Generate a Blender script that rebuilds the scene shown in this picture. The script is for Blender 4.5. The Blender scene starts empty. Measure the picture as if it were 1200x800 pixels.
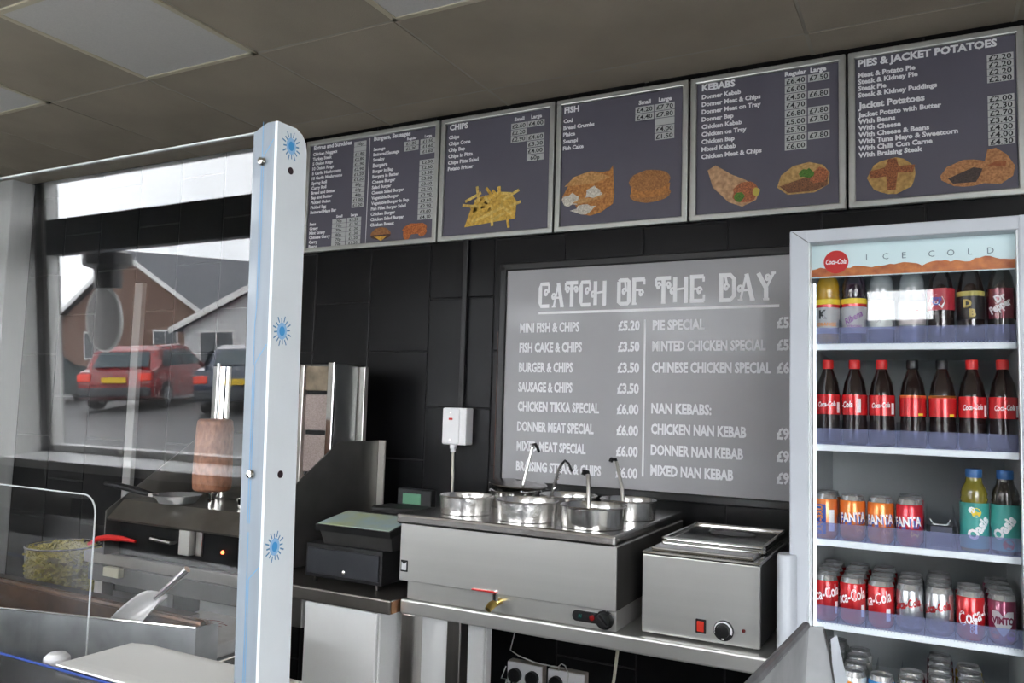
import bpy, bmesh, math, random
from mathutils import Vector, Matrix
random.seed(7)
PI = math.pi
SC = bpy.context.scene
COL = SC.collection

# ---------------------------------------------------------------- camera
cam_d = bpy.data.cameras.new('camera'); cam = bpy.data.objects.new('camera', cam_d); COL.objects.link(cam)
cam_d.sensor_width = 36; cam_d.lens = 36*947.36/1200; cam_d.clip_start = .02; cam_d.clip_end = 400
YAW, PIT, ROLL = .48138, .08115, .02869
_fw = Vector((-math.sin(YAW)*math.cos(PIT), math.cos(YAW)*math.cos(PIT), math.sin(PIT)))
_rt = Vector((math.cos(YAW), math.sin(YAW), 0)); _up = _rt.cross(_fw)
_r2 = _rt*math.cos(ROLL)+_up*math.sin(ROLL); _u2 = _up*math.cos(ROLL)-_rt*math.sin(ROLL)
cam.matrix_world = Matrix((_r2, _u2, -_fw)).transposed().to_4x4()
SC.camera = cam

# ---------------------------------------------------------------- light
SC.view_settings.view_transform = 'Standard'; SC.view_settings.look = 'None'
SC.view_settings.exposure = 4.15; SC.view_settings.gamma = 1; SC.view_settings.use_curve_mapping = False
SC.cycles.use_denoising = True
SC.cycles.max_bounces = 10; SC.cycles.diffuse_bounces = 5; SC.cycles.glossy_bounces = 5
SC.cycles.transparent_max_bounces = 24; SC.cycles.sample_clamp_indirect = 4
SC.cycles.caustics_reflective = False; SC.cycles.caustics_refractive = False
W = bpy.data.worlds.new('overcast_sky'); SC.world = W; W.use_nodes = True
_n = W.node_tree.nodes; _l = W.node_tree.links
_bg = _n['Background']; _bg.inputs['Strength'].default_value = 1.0
_tc = _n.new('ShaderNodeTexCoord'); _nz = _n.new('ShaderNodeTexNoise'); _nz.inputs['Scale'].default_value = 2.2; _nz.inputs['Detail'].default_value = 5
_rp = _n.new('ShaderNodeValToRGB'); _rp.color_ramp.elements[0].color = (.80, .86, .92, 1); _rp.color_ramp.elements[1].color = (1.0, 1.02, 1.05, 1)
_rp.color_ramp.elements[0].position = .3; _rp.color_ramp.elements[1].position = .6
_l.new(_tc.outputs['Generated'], _nz.inputs['Vector']); _l.new(_nz.outputs['Fac'], _rp.inputs['Fac']); _l.new(_rp.outputs['Color'], _bg.inputs['Color'])

WY = -1.5   # shop-front wall, behind the camera
OPENINGS = [(-4.75, -2.95, -.60, 1.06), (-2.65, -1.25, -1.45, 1.10), (-.42, .05, .585, .87), (.55, 2.50, -.85, 1.14)]
for i, (x0, x1, z0, z1) in enumerate(OPENINGS):   # daylight comes in by the windows; portals only guide the sampling
    ld = bpy.data.lights.new('daylight_portal', 'AREA'); ld.shape = 'RECTANGLE'; ld.size = x1-x0; ld.size_y = z1-z0
    ld.cycles.is_portal = True
    lo = bpy.data.objects.new('daylight_portal', ld); COL.objects.link(lo)
    lo.location = ((x0+x1)/2, WY-.09, (z0+z1)/2); lo.rotation_euler = (PI/2, 0, PI)

# ---------------------------------------------------------------- materials
MATS = {}
def mat(name, col, rough=.5, metal=0, noise=0, nscale=8, bump=0, bscale=60, emit=None, estr=0, coat=0, spec=.5, stretch=None, col2=None, aniso=0, trans=0, ior=1.45, alpha=1, detail=4, rnoise=0):
    if name in MATS: return MATS[name]
    m = bpy.data.materials.new(name); m.use_nodes = True; MATS[name] = m
    nt = m.node_tree; N = nt.nodes; L = nt.links; b = N['Principled BSDF']
    b.inputs['Base Color'].default_value = (*col, 1); b.inputs['Roughness'].default_value = rough; b.inputs['Metallic'].default_value = metal
    b.inputs['Coat Weight'].default_value = coat; b.inputs['Coat Roughness'].default_value = .06
    b.inputs['Specular IOR Level'].default_value = spec; b.inputs['IOR'].default_value = ior
    b.inputs['Transmission Weight'].default_value = trans; b.inputs['Alpha'].default_value = alpha
    if emit: b.inputs['Emission Color'].default_value = (*emit, 1); b.inputs['Emission Strength'].default_value = estr
    tc = N.new('ShaderNodeTexCoord'); mp = N.new('ShaderNodeMapping'); L.new(tc.outputs['Object'], mp.inputs['Vector'])
    if stretch: mp.inputs['Scale'].default_value = stretch
    nz = N.new('ShaderNodeTexNoise'); nz.inputs['Scale'].default_value = nscale; nz.inputs['Detail'].default_value = detail
    L.new(mp.outputs['Vector'], nz.inputs['Vector'])
    r = N.new('ShaderNodeValToRGB'); c2 = col2 or tuple(max(0, c*(1-noise)) for c in col)
    c1 = col if col2 else tuple(min(1, c*(1+noise*.5)) for c in col)
    r.color_ramp.elements[0].color = (*c2, 1); r.color_ramp.elements[1].color = (*c1, 1)
    r.color_ramp.elements[0].position = .3; r.color_ramp.elements[1].position = .7
    L.new(nz.outputs['Fac'], r.inputs['Fac']); L.new(r.outputs['Color'], b.inputs['Base Color'])
    if rnoise:
        rr = N.new('ShaderNodeMapRange'); rr.inputs['To Min'].default_value = max(.02, rough-rnoise); rr.inputs['To Max'].default_value = rough+rnoise
        L.new(nz.outputs['Fac'], rr.inputs['Value']); L.new(rr.outputs['Result'], b.inputs['Roughness'])
    if bump:
        n2 = N.new('ShaderNodeTexNoise'); n2.inputs['Scale'].default_value = bscale; n2.inputs['Detail'].default_value = 3
        L.new(mp.outputs['Vector'], n2.inputs['Vector'])
        bp = N.new('ShaderNodeBump'); bp.inputs['Strength'].default_value = bump; bp.inputs['Distance'].default_value = .004
        L.new(n2.outputs['Fac'], bp.inputs['Height']); L.new(bp.outputs['Normal'], b.inputs['Normal'])
    return m
def clear_mat(name, f0=.045, tint=(1, 1, 1), veil=0, vcol=(.8, .85, .9)):
    """clear sheet: mostly see-through, mirror share by viewing angle (Schlick)"""
    m = bpy.data.materials.new(name); m.use_nodes = True; nt = m.node_tree; N = nt.nodes; L = nt.links
    for n in list(N):
        if n.type != 'OUTPUT_MATERIAL': N.remove(n)
    out = [n for n in N if n.type == 'OUTPUT_MATERIAL'][0]
    g = N.new('ShaderNodeNewGeometry'); dp = N.new('ShaderNodeVectorMath'); dp.operation = 'DOT_PRODUCT'
    L.new(g.outputs['Normal'], dp.inputs[0]); L.new(g.outputs['Incoming'], dp.inputs[1])
    def M(op, a, b=None):
        n = N.new('ShaderNodeMath'); n.operation = op
        for i, v in enumerate((a, b)):
            if v is None: continue
            if isinstance(v, (int, float)): n.inputs[i].default_value = v
            else: L.new(v, n.inputs[i])
        return n.outputs[0]
    c = M('ABSOLUTE', dp.outputs['Value']); p = M('POWER', M('SUBTRACT', 1.0, c), 5.0)
    f = M('ADD', M('MULTIPLY', p, 1-f0), f0)
    tr = N.new('ShaderNodeBsdfTransparent'); tr.inputs['Color'].default_value = (*tint, 1)
    gl = N.new('ShaderNodeBsdfGlossy'); gl.inputs['Roughness'].default_value = 0.0
    mx = N.new('ShaderNodeMixShader'); L.new(f, mx.inputs[0]); L.new(tr.outputs[0], mx.inputs[1]); L.new(gl.outputs[0], mx.inputs[2])
    last = mx
    if veil:
        df = N.new('ShaderNodeBsdfDiffuse'); df.inputs['Color'].default_value = (*vcol, 1)
        m2 = N.new('ShaderNodeMixShader'); m2.inputs[0].default_value = veil
        L.new(mx.outputs[0], m2.inputs[1]); L.new(df.outputs[0], m2.inputs[2]); last = m2
    L.new(last.outputs[0], out.inputs['Surface'])
    MATS[name] = m; return m

STEEL = mat('brushed_steel', (.74, .73, .70), .32, .72, noise=.05, nscale=5, bump=.006, bscale=120, stretch=(.12, .12, 5), rnoise=.02)
def brushed(m, k=.75):
    nt = m.node_tree; b = nt.nodes['Principled BSDF']; t = nt.nodes.new('ShaderNodeTangent'); t.direction_type = 'RADIAL'; t.axis = 'Z'
    b.inputs['Anisotropic'].default_value = k; nt.links.new(t.outputs['Tangent'], b.inputs['Tangent'])
brushed(STEEL, .5)
STEELV = mat('brushed_steel_upright', (.52, .50, .47), .32, 1, noise=.10, nscale=14, bump=.03, bscale=160, stretch=(6, 6, .1))
STEELTOP = mat('worn_steel_top', (.50, .48, .46), .24, 1, noise=.06, nscale=5, bump=.01, bscale=60)
CHROME = mat('polished_steel', (.72, .71, .69), .10, 1, noise=.08, nscale=20)
FOIL = mat('crumpled_foil', (.84, .83, .81), .26, 1, noise=.05, nscale=30, bump=.35, bscale=60)
DSTEEL = mat('dark_smoked_steel', (.20, .195, .185), .38, 1, noise=.35, nscale=6, bump=.1, bscale=60)
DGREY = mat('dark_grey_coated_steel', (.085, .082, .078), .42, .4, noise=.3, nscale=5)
BLACK = mat('black_plastic', (.012, .012, .013), .35, noise=.3)
BLACKM = mat('matt_black', (.008, .008, .009), .6, noise=.3)
DRAWERM = mat('charcoal_enamel', (.030, .032, .038), .38, noise=.2)
TILEM = mat('black_glazed_tile', (.007, .007, .008), .30, noise=.5, nscale=3, bump=.3, bscale=9, spec=.22)
GROUT = mat('dark_grout', (.022, .022, .023), .8, noise=.3, nscale=40)
CEILT = mat('stained_ceiling_tile', (.40, .35, .275), .85, noise=.16, nscale=2.2, bump=.25, bscale=220)
GRID = mat('ceiling_grid_white', (.62, .57, .43), .5, noise=.1)
DIFF = mat('light_diffuser', (.66, .64, .61), .5, noise=.06, nscale=160)
ALU = mat('satin_aluminium', (.55, .56, .53), .38, .75, noise=.06, nscale=30)
BOARDM = mat('menu_slate_print', (.118, .110, .143), .55, noise=.10, nscale=2.5)
CATCHM = mat('grey_board_print', (.36, .353, .363), .35, noise=.09, nscale=1.6, coat=.15)
WHITEP = mat('white_print', (.90, .90, .92), .6, noise=.04)
WHITEP2 = mat('white_print_bright', (.95, .95, .96), .6, noise=.04)
TAGM = mat('price_label_paper', (.56, .57, .56), .6, noise=.04)
INK = mat('black_ink', (.02, .02, .022), .6)
WHITE = mat('white_enamel', (.90, .90, .89), .3, noise=.03)
WHITEPL = mat('white_plastic', (.90, .89, .90), .35, noise=.03)
FRIDGEF = mat('fridge_frame_grey', (.56, .59, .64), .35, noise=.03)
FRIDGEIN = mat('fridge_liner_grey', (.50, .53, .54), .45, noise=.08)
PVC = mat('white_upvc', (.75, .75, .73), .35, noise=.03)
WALLP = mat('pale_wall_paint', (.62, .61, .58), .7, noise=.08, nscale=3)
FLOORM = mat('grey_vinyl_floor', (.10, .095, .09), .5, noise=.3, nscale=4)
PAPER = mat('white_wrapping_paper', (.92, .91, .88), .7, noise=.04, bump=.1, bscale=20)
ACRY = clear_mat('clear_acrylic', .034)
GLASS = clear_mat('window_glass', .04)
FGLASS = clear_mat('fridge_glass', .035)
EDGE = mat('polished_acrylic_edge', (.80, .84, .84), .15, noise=.02, alpha=.75)
SMOKE = clear_mat('clear_tray_plastic', .07, (.93, .93, .97), .10, (.6, .62, .75))
TUBP = clear_mat('clear_tub_plastic', .05, (.95, .95, .92))
VIOLET = clear_mat('violet_price_rail', .04, (.80, .82, .97), .20, (.50, .54, .76))
RED = mat('red_print', (.62, .02, .02), .35, noise=.05)
COPPER = mat('heat_tinted_edge', (.42, .22, .12), .3, .9, noise=.3, nscale=12)
BRASS = mat('brass', (.62, .45, .14), .28, 1, noise=.1)

# ---------------------------------------------------------------- mesh helpers
class MB:
    def __init__(s): s.v = []; s.f = []
    def add(s, vs, fs, M=None):
        o = len(s.v); s.v += [tuple(M @ Vector(v)) if M else tuple(v) for v in vs]; s.f += [tuple(i+o for i in f) for f in fs]; return s
    def box(s, x0, x1, y0, y1, z0, z1, bv=0, M=None):
        bm = bmesh.new(); bmesh.ops.create_cube(bm, size=1)
        for v in bm.verts: v.co = Vector(((x0+x1)/2+v.co.x*(x1-x0), (y0+y1)/2+v.co.y*(y1-y0), (z0+z1)/2+v.co.z*(z1-z0)))
        if bv: bmesh.ops.bevel(bm, geom=bm.edges[:]+bm.verts[:], offset=min(bv, .45*min(x1-x0, y1-y0, z1-z0)), segments=2, profile=.5, affect='EDGES', clamp_overlap=True)
        bm.verts.index_update(); s.add([v.co[:] for v in bm.verts], [[v.index for v in f.verts] for f in bm.faces], M); bm.free(); return s
    def lathe(s, prof, c=(0, 0, 0), n=24, M=None, cap=True):
        vs = []; fs = []
        for r, z in prof:
            for i in range(n): a = 2*PI*i/n; vs.append((c[0]+r*math.cos(a), c[1]+r*math.sin(a), c[2]+z))
        for j in range(len(prof)-1):
            for i in range(n): k = (i+1) % n; fs.append((j*n+i, j*n+k, (j+1)*n+k, (j+1)*n+i))
        if cap:
            if prof[0][0] > 1e-5: fs.append(tuple(reversed(range(n))))
            if prof[-1][0] > 1e-5: fs.append(tuple((len(prof)-1)*n+i for i in range(n)))
        return s.add(vs, fs, M)
    def tube(s, pts, r, n=8, close=False, flat=1.0):
        P = [Vector(p) for p in pts]; vs = []; fs = []; up = Vector((0, 0, 1)); prev = None
        for i, p in enumerate(P):
            d = (P[min(i+1, len(P)-1)]-P[max(i-1, 0)]).normalized()
            a = prev if prev else (up if abs(d.z) < .9 else Vector((1, 0, 0)))
            u = (a-d*a.dot(d)).normalized(); w = d.cross(u); prev = u
            rr = r[i] if isinstance(r, (list, tuple)) else r
            for k in range(n): t = 2*PI*k/n; vs.append(tuple(p+(u*math.cos(t)*flat+w*math.sin(t))*rr))
        for i in range(len(P)-1):
            for k in range(n): q = (k+1) % n; fs.append((i*n+k, i*n+q, (i+1)*n+q, (i+1)*n+k))
        fs.append(tuple(reversed(range(n)))); fs.append(tuple((len(P)-1)*n+k for k in range(n)))
        return s.add(vs, fs)
    def prism(s, poly, t, M=None):   # poly in XZ, thickness t along +Y
        n = len(poly); vs = [(x, 0, z) for x, z in poly]+[(x, t, z) for x, z in poly]
        fs = [tuple(range(n)), tuple(reversed(range(n, 2*n)))]+[(i, n+i, n+(i+1) % n, (i+1) % n) for i in range(n)]
        return s.add(vs, fs, M)
def fixn(me):
    bm = bmesh.new(); bm.from_mesh(me); bmesh.ops.recalc_face_normals(bm, faces=bm.faces[:]); bm.to_mesh(me); bm.free()
def wloc(o):
    v = Vector(o.location)
    while o.parent: o = o.parent; v += Vector(o.location)
    return v
def obj(name, mb, m, parent=None, smooth=False, label=None, recalc=True, local=False):
    me = bpy.data.meshes.new(name); me.from_pydata(mb.v, [], mb.f); me.update()
    if recalc: fixn(me)
    if parent and not local:
        me.transform(Matrix.Translation(-wloc(parent)))
    if smooth:
        for p in me.polygons: p.use_smooth = True
        me.set_sharp_from_angle(angle=math.radians(35))
    me.materials.append(m)
    o = bpy.data.objects.new(name, me); COL.objects.link(o)
    if parent: o.parent = parent
    if label: o['label'] = label
    return o
def thing(name, label, cat, loc=(0, 0, 0), group=None, rz=0):
    o = bpy.data.objects.new(name, None); COL.objects.link(o); o.location = loc; o.rotation_euler = (0, 0, rz); o.empty_display_size = .05
    o['label'] = label; o['category'] = cat
    if group: o['group'] = group
    return o
def tag(o, label, cat, group=None):
    o['label'] = label; o['category'] = cat
    if group: o['group'] = group
    return o
def struct(name, mb, m, parent=None, smooth=False):
    o = obj(name, mb, m, parent, smooth)
    if not parent: o['kind'] = 'structure'
    return o
def rotz(a, c=(0, 0, 0)): return Matrix.Translation(c) @ Matrix.Rotation(a, 4, 'Z')
def rotx(a, c=(0, 0, 0)): return Matrix.Translation(c) @ Matrix.Rotation(a, 4, 'X')
def roty(a, c=(0, 0, 0)): return Matrix.Translation(c) @ Matrix.Rotation(a, 4, 'Y')

_TC = {}
def text_geo(s, size, bold=.02, shear=0, sx=1.0, spacing=1.0):
    key = (s, bold, shear, sx, spacing)
    if key not in _TC:
        cu = bpy.data.curves.new('t', 'FONT'); cu.body = s; cu.size = 1; cu.offset = bold; cu.shear = shear; cu.space_character = spacing; cu.resolution_u = 2
        o = bpy.data.objects.new('t', cu); COL.objects.link(o)
        me = bpy.data.meshes.new_from_object(o); vs = [tuple(v.co) for v in me.vertices]; fs = [tuple(p.vertices) for p in me.polygons]
        bpy.data.objects.remove(o); bpy.data.curves.remove(cu); bpy.data.meshes.remove(me)
        x0 = min([v[0] for v in vs], default=0); x1 = max([v[0] for v in vs], default=0)
        _TC[key] = ([((v[0]-x0)*sx, v[1]) for v in vs], fs, (x1-x0)*sx)
    v, f, w = _TC[key]
    return [(a*size, b*size) for a, b in v], f, w*size
def text(mb, s, x, y, z, size, align='l', width=None, **k):
    """flat lettering facing -Y, baseline at z; squeezed to width when given"""
    v, f, w = text_geo(s, size, **k); q = 1
    if width and w > 0: q = width/w; w = width
    dx = {'l': 0, 'c': -w/2, 'r': -w}[align]
    return mb.add([(x+dx+a*q, y, z+b) for a, b in v], f)
def ctext(s, R, a0, zc, size, rot=0, sq=1.0, **k):
    """lettering wrapped round an upright cylinder of radius R, centred at angle a0 (0 faces -Y)"""
    v, f, w = text_geo(s, size, **k); m = MB(); h = size*.36; c, sn = math.cos(rot), math.sin(rot); o = []
    for a, b in v:
        a = (a-w/2)*sq; b -= h; a, b = a*c-b*sn, a*sn+b*c; t = a0+a/R
        o.append((R*math.sin(t), -R*math.cos(t), zc+b))
    return m.add(o, f)

# ---------------------------------------------------------------- room shell
ZF, ZC, YB, XL, XR = -1.5, 1.25, 2.88, -5.1, 2.6
struct('floor', MB().box(XL, XR, WY, YB+.1, ZF-.05, ZF), FLOORM)
ceil = struct('ceiling', MB().box(XL, XR, WY, YB+.1, ZC+.03, ZC+.08), BLACKM)
wb = struct('wall_back', MB().box(XL, XR, YB, YB+.1, ZF, ZC+.05), GROUT)
struct('wall_left', MB().box(XL-.1, XL, WY, YB+.1, ZF, ZC+.05), WALLP)
struct('wall_right', MB().box(XR, XR+.1, WY, YB+.1, ZF, ZC+.05), WALLP)
# wall tiles, one by one
tmesh = {}
def tile_mesh(w, h):
    k = (round(w, 3), round(h, 3))
    if k not in tmesh:
        o = obj('wall_tile', MB().box(-w/2, w/2, -.006, 0, -h/2, h/2, .003), TILEM); tmesh[k] = o.data; bpy.data.objects.remove(o)
    return tmesh[k]
TW, TH = .315, .459
k0 = int((XL+1.59)/TW)-1
for k in range(k0, 14):
    x0 = max(XL, -1.59+k*TW); x1 = min(XR, -1.59+(k+1)*TW)
    if x1-x0 < .03: continue
    off = .226 if k % 2 == 0 else .45
    for r in range(-5, 4):
        z0 = max(ZF, off+r*TH); z1 = min(ZC, off+(r+1)*TH)
        if z1-z0 < .03: continue
        t = bpy.data.objects.new('wall_tile', tile_mesh(x1-x0-.005, z1-z0-.005)); COL.objects.link(t); t.parent = wb
        t.location = ((x0+x1)/2, YB+.0005, (z0+z1)/2); t.rotation_euler = (random.uniform(-.003, .003), 0, 0)
# ceiling tiles, grid and light panels
XS = [XL, -4.55, -3.95, -3.35, -2.74, -2.15, -1.55, -.955, -.355, .24, .84, 1.44, 2.04, XR]
YS = [WY, -.93, -.33, .27, .87, 1.47, 2.07, 2.70, YB]
g = MB()
for x in XS[1:-1]: g.box(x-.008, x+.008, WY, YB, ZC-.001, ZC+.012)
for y in YS[1:-1]: g.box(XL, XR, y-.008, y+.008, ZC-.001, ZC+.011)
cmesh = {}
lights = {(2, 5), (4, 5), (6, 5), (4, 2), (6, 2), (8, 5), (8, 2), (2, 2)}
GM = mat('ceiling_grid_dull', (.40, .365, .30), .6, noise=.15, nscale=6)
struct('ceiling_grid', g, GM, ceil)
for i in range(len(XS)-1):
    for j in range(len(YS)-1):
        x0, x1, y0, y1 = XS[i], XS[i+1], YS[j], YS[j+1]
        if (i, j) in lights: continue
        if j >= 6 and i == 6: x1 = XS[8]       # one long tile between the first two rows of lights
        if j >= 6 and i == 7: continue
        w, d = x1-x0-.010, y1-y0-.010; k = (round(w, 3), round(d, 3))
        if k not in cmesh:
            o = obj('ceiling_tile', MB().box(-w/2, w/2, -d/2, d/2, 0, .015, .002), CEILT); cmesh[k] = o.data; bpy.data.objects.remove(o)
        t = bpy.data.objects.new('ceiling_tile', cmesh[k]); COL.objects.link(t); t.parent = ceil
        t.location = ((x0+x1)/2, (y0+y1)/2, ZC-.002+random.uniform(-.001, .001)); t.rotation_euler = (random.uniform(-.0015, .0015), random.uniform(-.0015, .0015), 0)
LL = {(2, 5): 'square ceiling light panel, unlit, cut by the left edge of the frame', (4, 5): 'square ceiling light panel, unlit, largest one at upper left above the acrylic screen',
      (6, 5): 'square ceiling light panel, unlit, cut by the top edge above the chips menu', (4, 2): 'unlit ceiling light panel behind the camera, left of centre', (6, 2): 'unlit ceiling light panel behind the camera by the glazed door',
      (8, 5): 'unlit ceiling light panel high above the box warmer, out of frame', (8, 2): 'unlit ceiling light panel straight above the customer side', (2, 2): 'unlit ceiling light panel behind the camera by the left window'}
for (i, j), lb in LL.items():
    if j == 2: continue
    x0, x1, y0, y1 = XS[i], XS[i+1], YS[j], YS[j+1]
    t = thing('ceiling_light', lb, 'light', ((x0+x1)/2, (y0+y1)/2, ZC), 'square light panels in the ceiling')
    obj('diffuser', MB().box(x0+.02, x1-.02, y0+.02, y1-.02, ZC-.004, ZC+.01, .002), DIFF, t)
    f = MB()
    for a, b, c, d in ((x0, x1, y0, y0+.022), (x0, x1, y1-.022, y1), (x0, x0+.022, y0, y1), (x1-.022, x1, y0, y1)): f.box(a, b, c, d, ZC-.007, ZC+.008, .002)
    obj('light_frame', f, GRID, t)
for (i, j) in ((4, 2), (6, 2), (8, 2), (2, 2)):
    x0, x1, y0, y1 = XS[i], XS[i+1], YS[j], YS[j+1]
    o = struct('ceiling_panel', MB().box(x0+.004, x1-.004, y0+.004, y1-.004, ZC-.004, ZC+.012), DIFF, ceil)
# pale boxed pillar at the far left corner
struct('trim_1', MB().box(XL, -4.74, 2.74, YB-.004, ZF, ZC-.01, .006), mat('pale_grey_boxing', (.40, .41, .40), .55, noise=.12, nscale=3, stretch=(3, 3, .3)))
# front wall with its openings
fwm = MB()
xs = [XL]+sum([[a, b] for a, b, _, _ in OPENINGS], [])+[XR]
for i in range(0, len(xs), 2): fwm.box(xs[i], xs[i+1], WY-.14, WY, ZF, ZC+.05)
for a, b, z0, z1 in OPENINGS:
    if z0 > ZF+.1: fwm.box(a, b, WY-.14, WY, ZF, z0)
    fwm.box(a, b, WY-.14, WY, z1, ZC+.05)
struct('wall_front', fwm, mat('dark_front_wall', (.26, .26, .26), .7, noise=.1))
def window(name, a, b, z0, z1, mull=(), trans=None, m=PVC, tm=None):
    w = bpy.data.objects.new(name, None); COL.objects.link(w); w['kind'] = 'structure'; w.location = ((a+b)/2, WY-.05, z0)
    f = MB(); t = .045
    f.box(a, b, WY-.10, WY-.03, z0, z0+t, .004); f.box(a, b, WY-.10, WY-.03, z1-t, z1, .004)
    f.box(a, a+t, WY-.10, WY-.03, z0, z1, .004); f.box(b-t, b, WY-.10, WY-.03, z0, z1, .004)
    for x in mull: f.box(x-.025, x+.025, WY-.10, WY-.03, z0, z1, .004)
    o = obj('window_frame', f, m, w); o['kind'] = 'structure'
    if trans:
        o = obj('transom_bar', MB().box(a+t, b-t, WY-.12, WY-.02, trans[0], trans[1], .006), tm or m, w)
    obj('window_pane', MB().box(a+.02, b-.02, WY-.068, WY-.062, z0+.02, z1-.02), GLASS, w)
    return w
NAVY = mat('navy_transom', (.018, .035, .055), .4, noise=.2)
w1 = window('window_1', -4.75, -2.95, -.60, 1.06, trans=(.58, .79), tm=NAVY)
obj('window_sill', MB().box(-4.80, -2.85, WY-.02, WY+.24, -.64, -.590, .006), mat('white_sill', (.92, .92, .92), .4), w1)
obj('window_reveal', MB().box(-4.82, -4.765, WY+.001, WY+.30, -.63, 1.10, .004), PVC, w1)
obj('window_architrave', MB().box(-5.06, -4.80, WY+.001, WY+.030, -.66, 1.20, .004), PVC, w1)
d1 = window('door_1', -2.65, -1.25, -1.45, 1.10, mull=(), trans=(.45, .52))
obj('door_handle', MB().tube([(-1.34, WY-.02, -.6), (-1.34, WY+.03, -.6), (-1.34, WY+.03, -.3), (-1.34, WY-.02, -.3)], .012), CHROME, d1, True)
window('window_2', -.42, .05, .585, .87)
window('window_added', .55, 2.50, -.85, 1.14, mull=(1.5,), trans=(.62, .70))  # unseen window added to bring more daylight into the room
struct('baseboard_front', MB().box(XL, -2.70, WY, WY+.012, ZF, -.65, .003), TILEM)  # unseen black panel, added to keep the reflection in the acrylic dark
d2 = struct('door_2', MB().box(-.62, .30, WY, WY+.04, ZF, .50, .006), mat('dark_timber_door', (.03, .028, .03), .4, noise=.3))

# ---------------------------------------------------------------- menu boards
def blob(pts, x, y, z, sx, sz, t=.0012):
    return MB().prism([(x+px*sx, z+pz*sz) for px, pz in pts], t, Matrix.Translation((0, y, 0)))
def rnd_poly(n, j, seed, ax=1, az=1):
    r = random.Random(seed); return [(math.cos(2*PI*i/n)*(1+r.uniform(-j, j))*ax, math.sin(2*PI*i/n)*(1+r.uniform(-j, j))*az) for i in range(n)]
FD = {}
def food(name, c1, c2, sc=60):
    k = 'print_'+name
    return mat(k, tuple(min(1, v*1.12) for v in c1), .6, col2=tuple(v*.75 for v in c2), nscale=sc*2.2, detail=6)
YF = 2.86
BX = [(-2.612, -1.869), (-1.861, -1.325), (-1.317, -.786), (-.778, -.250), (-.242, .262)]
BTOP, BBOT = 1.222, .690
BL = ['left backlit menu board listing extras, sundries, burgers and sausages', 'menu board headed CHIPS with a picture of golden chips', 'menu board headed FISH with battered fish and fish cakes pictured',
      'menu board headed KEBABS with a wrap and a filled pitta pictured', 'rightmost menu board headed PIES & JACKET POTATOES']
boards = []
for (x0, x1), lb in zip(BX, BL):
    t = thing('menu_board', lb, 'menu board', ((x0+x1)/2, YF, BBOT), 'row of menu boards along the top of the back wall')
    f = MB(); e = .022
    for a, b, c, d in ((x0, x1, BTOP-e, BTOP), (x0, x1, BBOT, BBOT+e), (x0, x0+e, BBOT+e*.5, BTOP-e*.5), (x1-e, x1, BBOT+e*.5, BTOP-e*.5)):
        f.box(a, b, YF-.012, YF+.012, c, d, .004)
    obj('board_frame', f, ALU, t)
    obj('print_panel', MB().box(x0+.01, x1-.01, YF, YF+.013, BBOT+.01, BTOP-.01), BOARDM, t)
    boards.append(t)
YT = YF-.0012
def bu(i, u): return BX[i][0]+u*(BX[i][1]-BX[i][0])
def bv(v): return BTOP-v*(BTOP-BBOT)
def btxt(i, items, m=WHITEP, name='lettering'):
    for s, u, v, size, al in items: obj(name, text(MB(), s, bu(i, u), YT, bv(v)-size*.36, size, al, bold=.045, sx=1.04), m, boards[i], recalc=False)
def tags(i, cols, rows, h=.021, ts=.0235):
    """cols: list of (u0,u1); rows: list of (v, [texts])"""
    for v, ts_ in rows:
        for (u0, u1), s in zip(cols, ts_):
            if s is None: continue
            a, b = bu(i, u0)+.001, bu(i, u1)-.001; z = bv(v)
            t = obj('price_tag', MB().box(a, b, YF-.0016, YF-.0002, z-h/2+.0008, z+h/2-.0008), TAGM, boards[i])
            if s:
                m = MB(); text(m, s, (a+b)/2, YF-.0021, z-ts*.36, ts, 'c', bold=.02, width=min((b-a)*.86, .5*ts*len(s)+.006)); obj('price', m, INK, t, recalc=False)
S1, S2 = .030, .0215
# board 1
ex = ['Chicken Nuggets', 'Turkey Steak', '5 Onion Rings', '10 Onion Rings', '5 Garlic Mushrooms', '10 Garlic Mushrooms', 'Spring Roll', 'Curry Roll', 'Bread and Butter', 'Bap and Butter', 'Pickled Onion', 'Pickled Egg', 'Battered Mars Bar']
it = [('Extras and Sundries', .05, .06, .027, 'l')]+[(s, .045, .118+.0435*k, .020, 'l') for k, s in enumerate(ex)]
it += [('Small', .28, .70, .017, 'c'), ('Large', .395, .70, .017, 'c')]
it += [(s, .045, .745+.040*k, .020, 'l') for k, s in enumerate(['Peas', 'Gravy', 'Mint Gravy', 'Chinese Curry', 'Curry', 'Beans'])]
bu_ = ['Burger in Bap', 'Burgers in Batter', 'Cheese Burger', 'Salad Burger', 'Cheese Salad Burger', 'Vegetable Burger', 'Vegetable Burger in Bap', 'Fish Fillet Burger Salad', 'Chicken Burger', 'Chicken Salad Burger', 'Chicken Breast']
it += [('Burgers, Sausages', .52, .062, .027, 'l'), ('Regular', .80, .108, .016, 'c'), ('Large', .915, .108, .016, 'c'), ('Sausage', .52, .155, .020, 'l'), ('Battered Sausage', .52, .20, .020, 'l'), ('Saveloy', .52, .245, .020, 'l'), ('Burgers', .52, .295, .025, 'l')]
it += [(s, .52, .345+.046*k, .020, 'l') for k, s in enumerate(bu_)]
btxt(0, it)
obj('divider_line', MB().box(bu(0, .488), bu(0, .491), YF-.0016, YF, bv(.97), bv(.05)), WHITEP, boards[0])
p1 = ['50p', '', '£1.80', '£2.80', '£1.90', '£2.90', '£1.20', '£1.20', '80p', '60p', '40p', '£1.00', '£1.20']
tags(0, [(.37, .465)], [(.085+.0445*k, [s]) for k, s in enumerate(p1)], .0232, .019)
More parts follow.
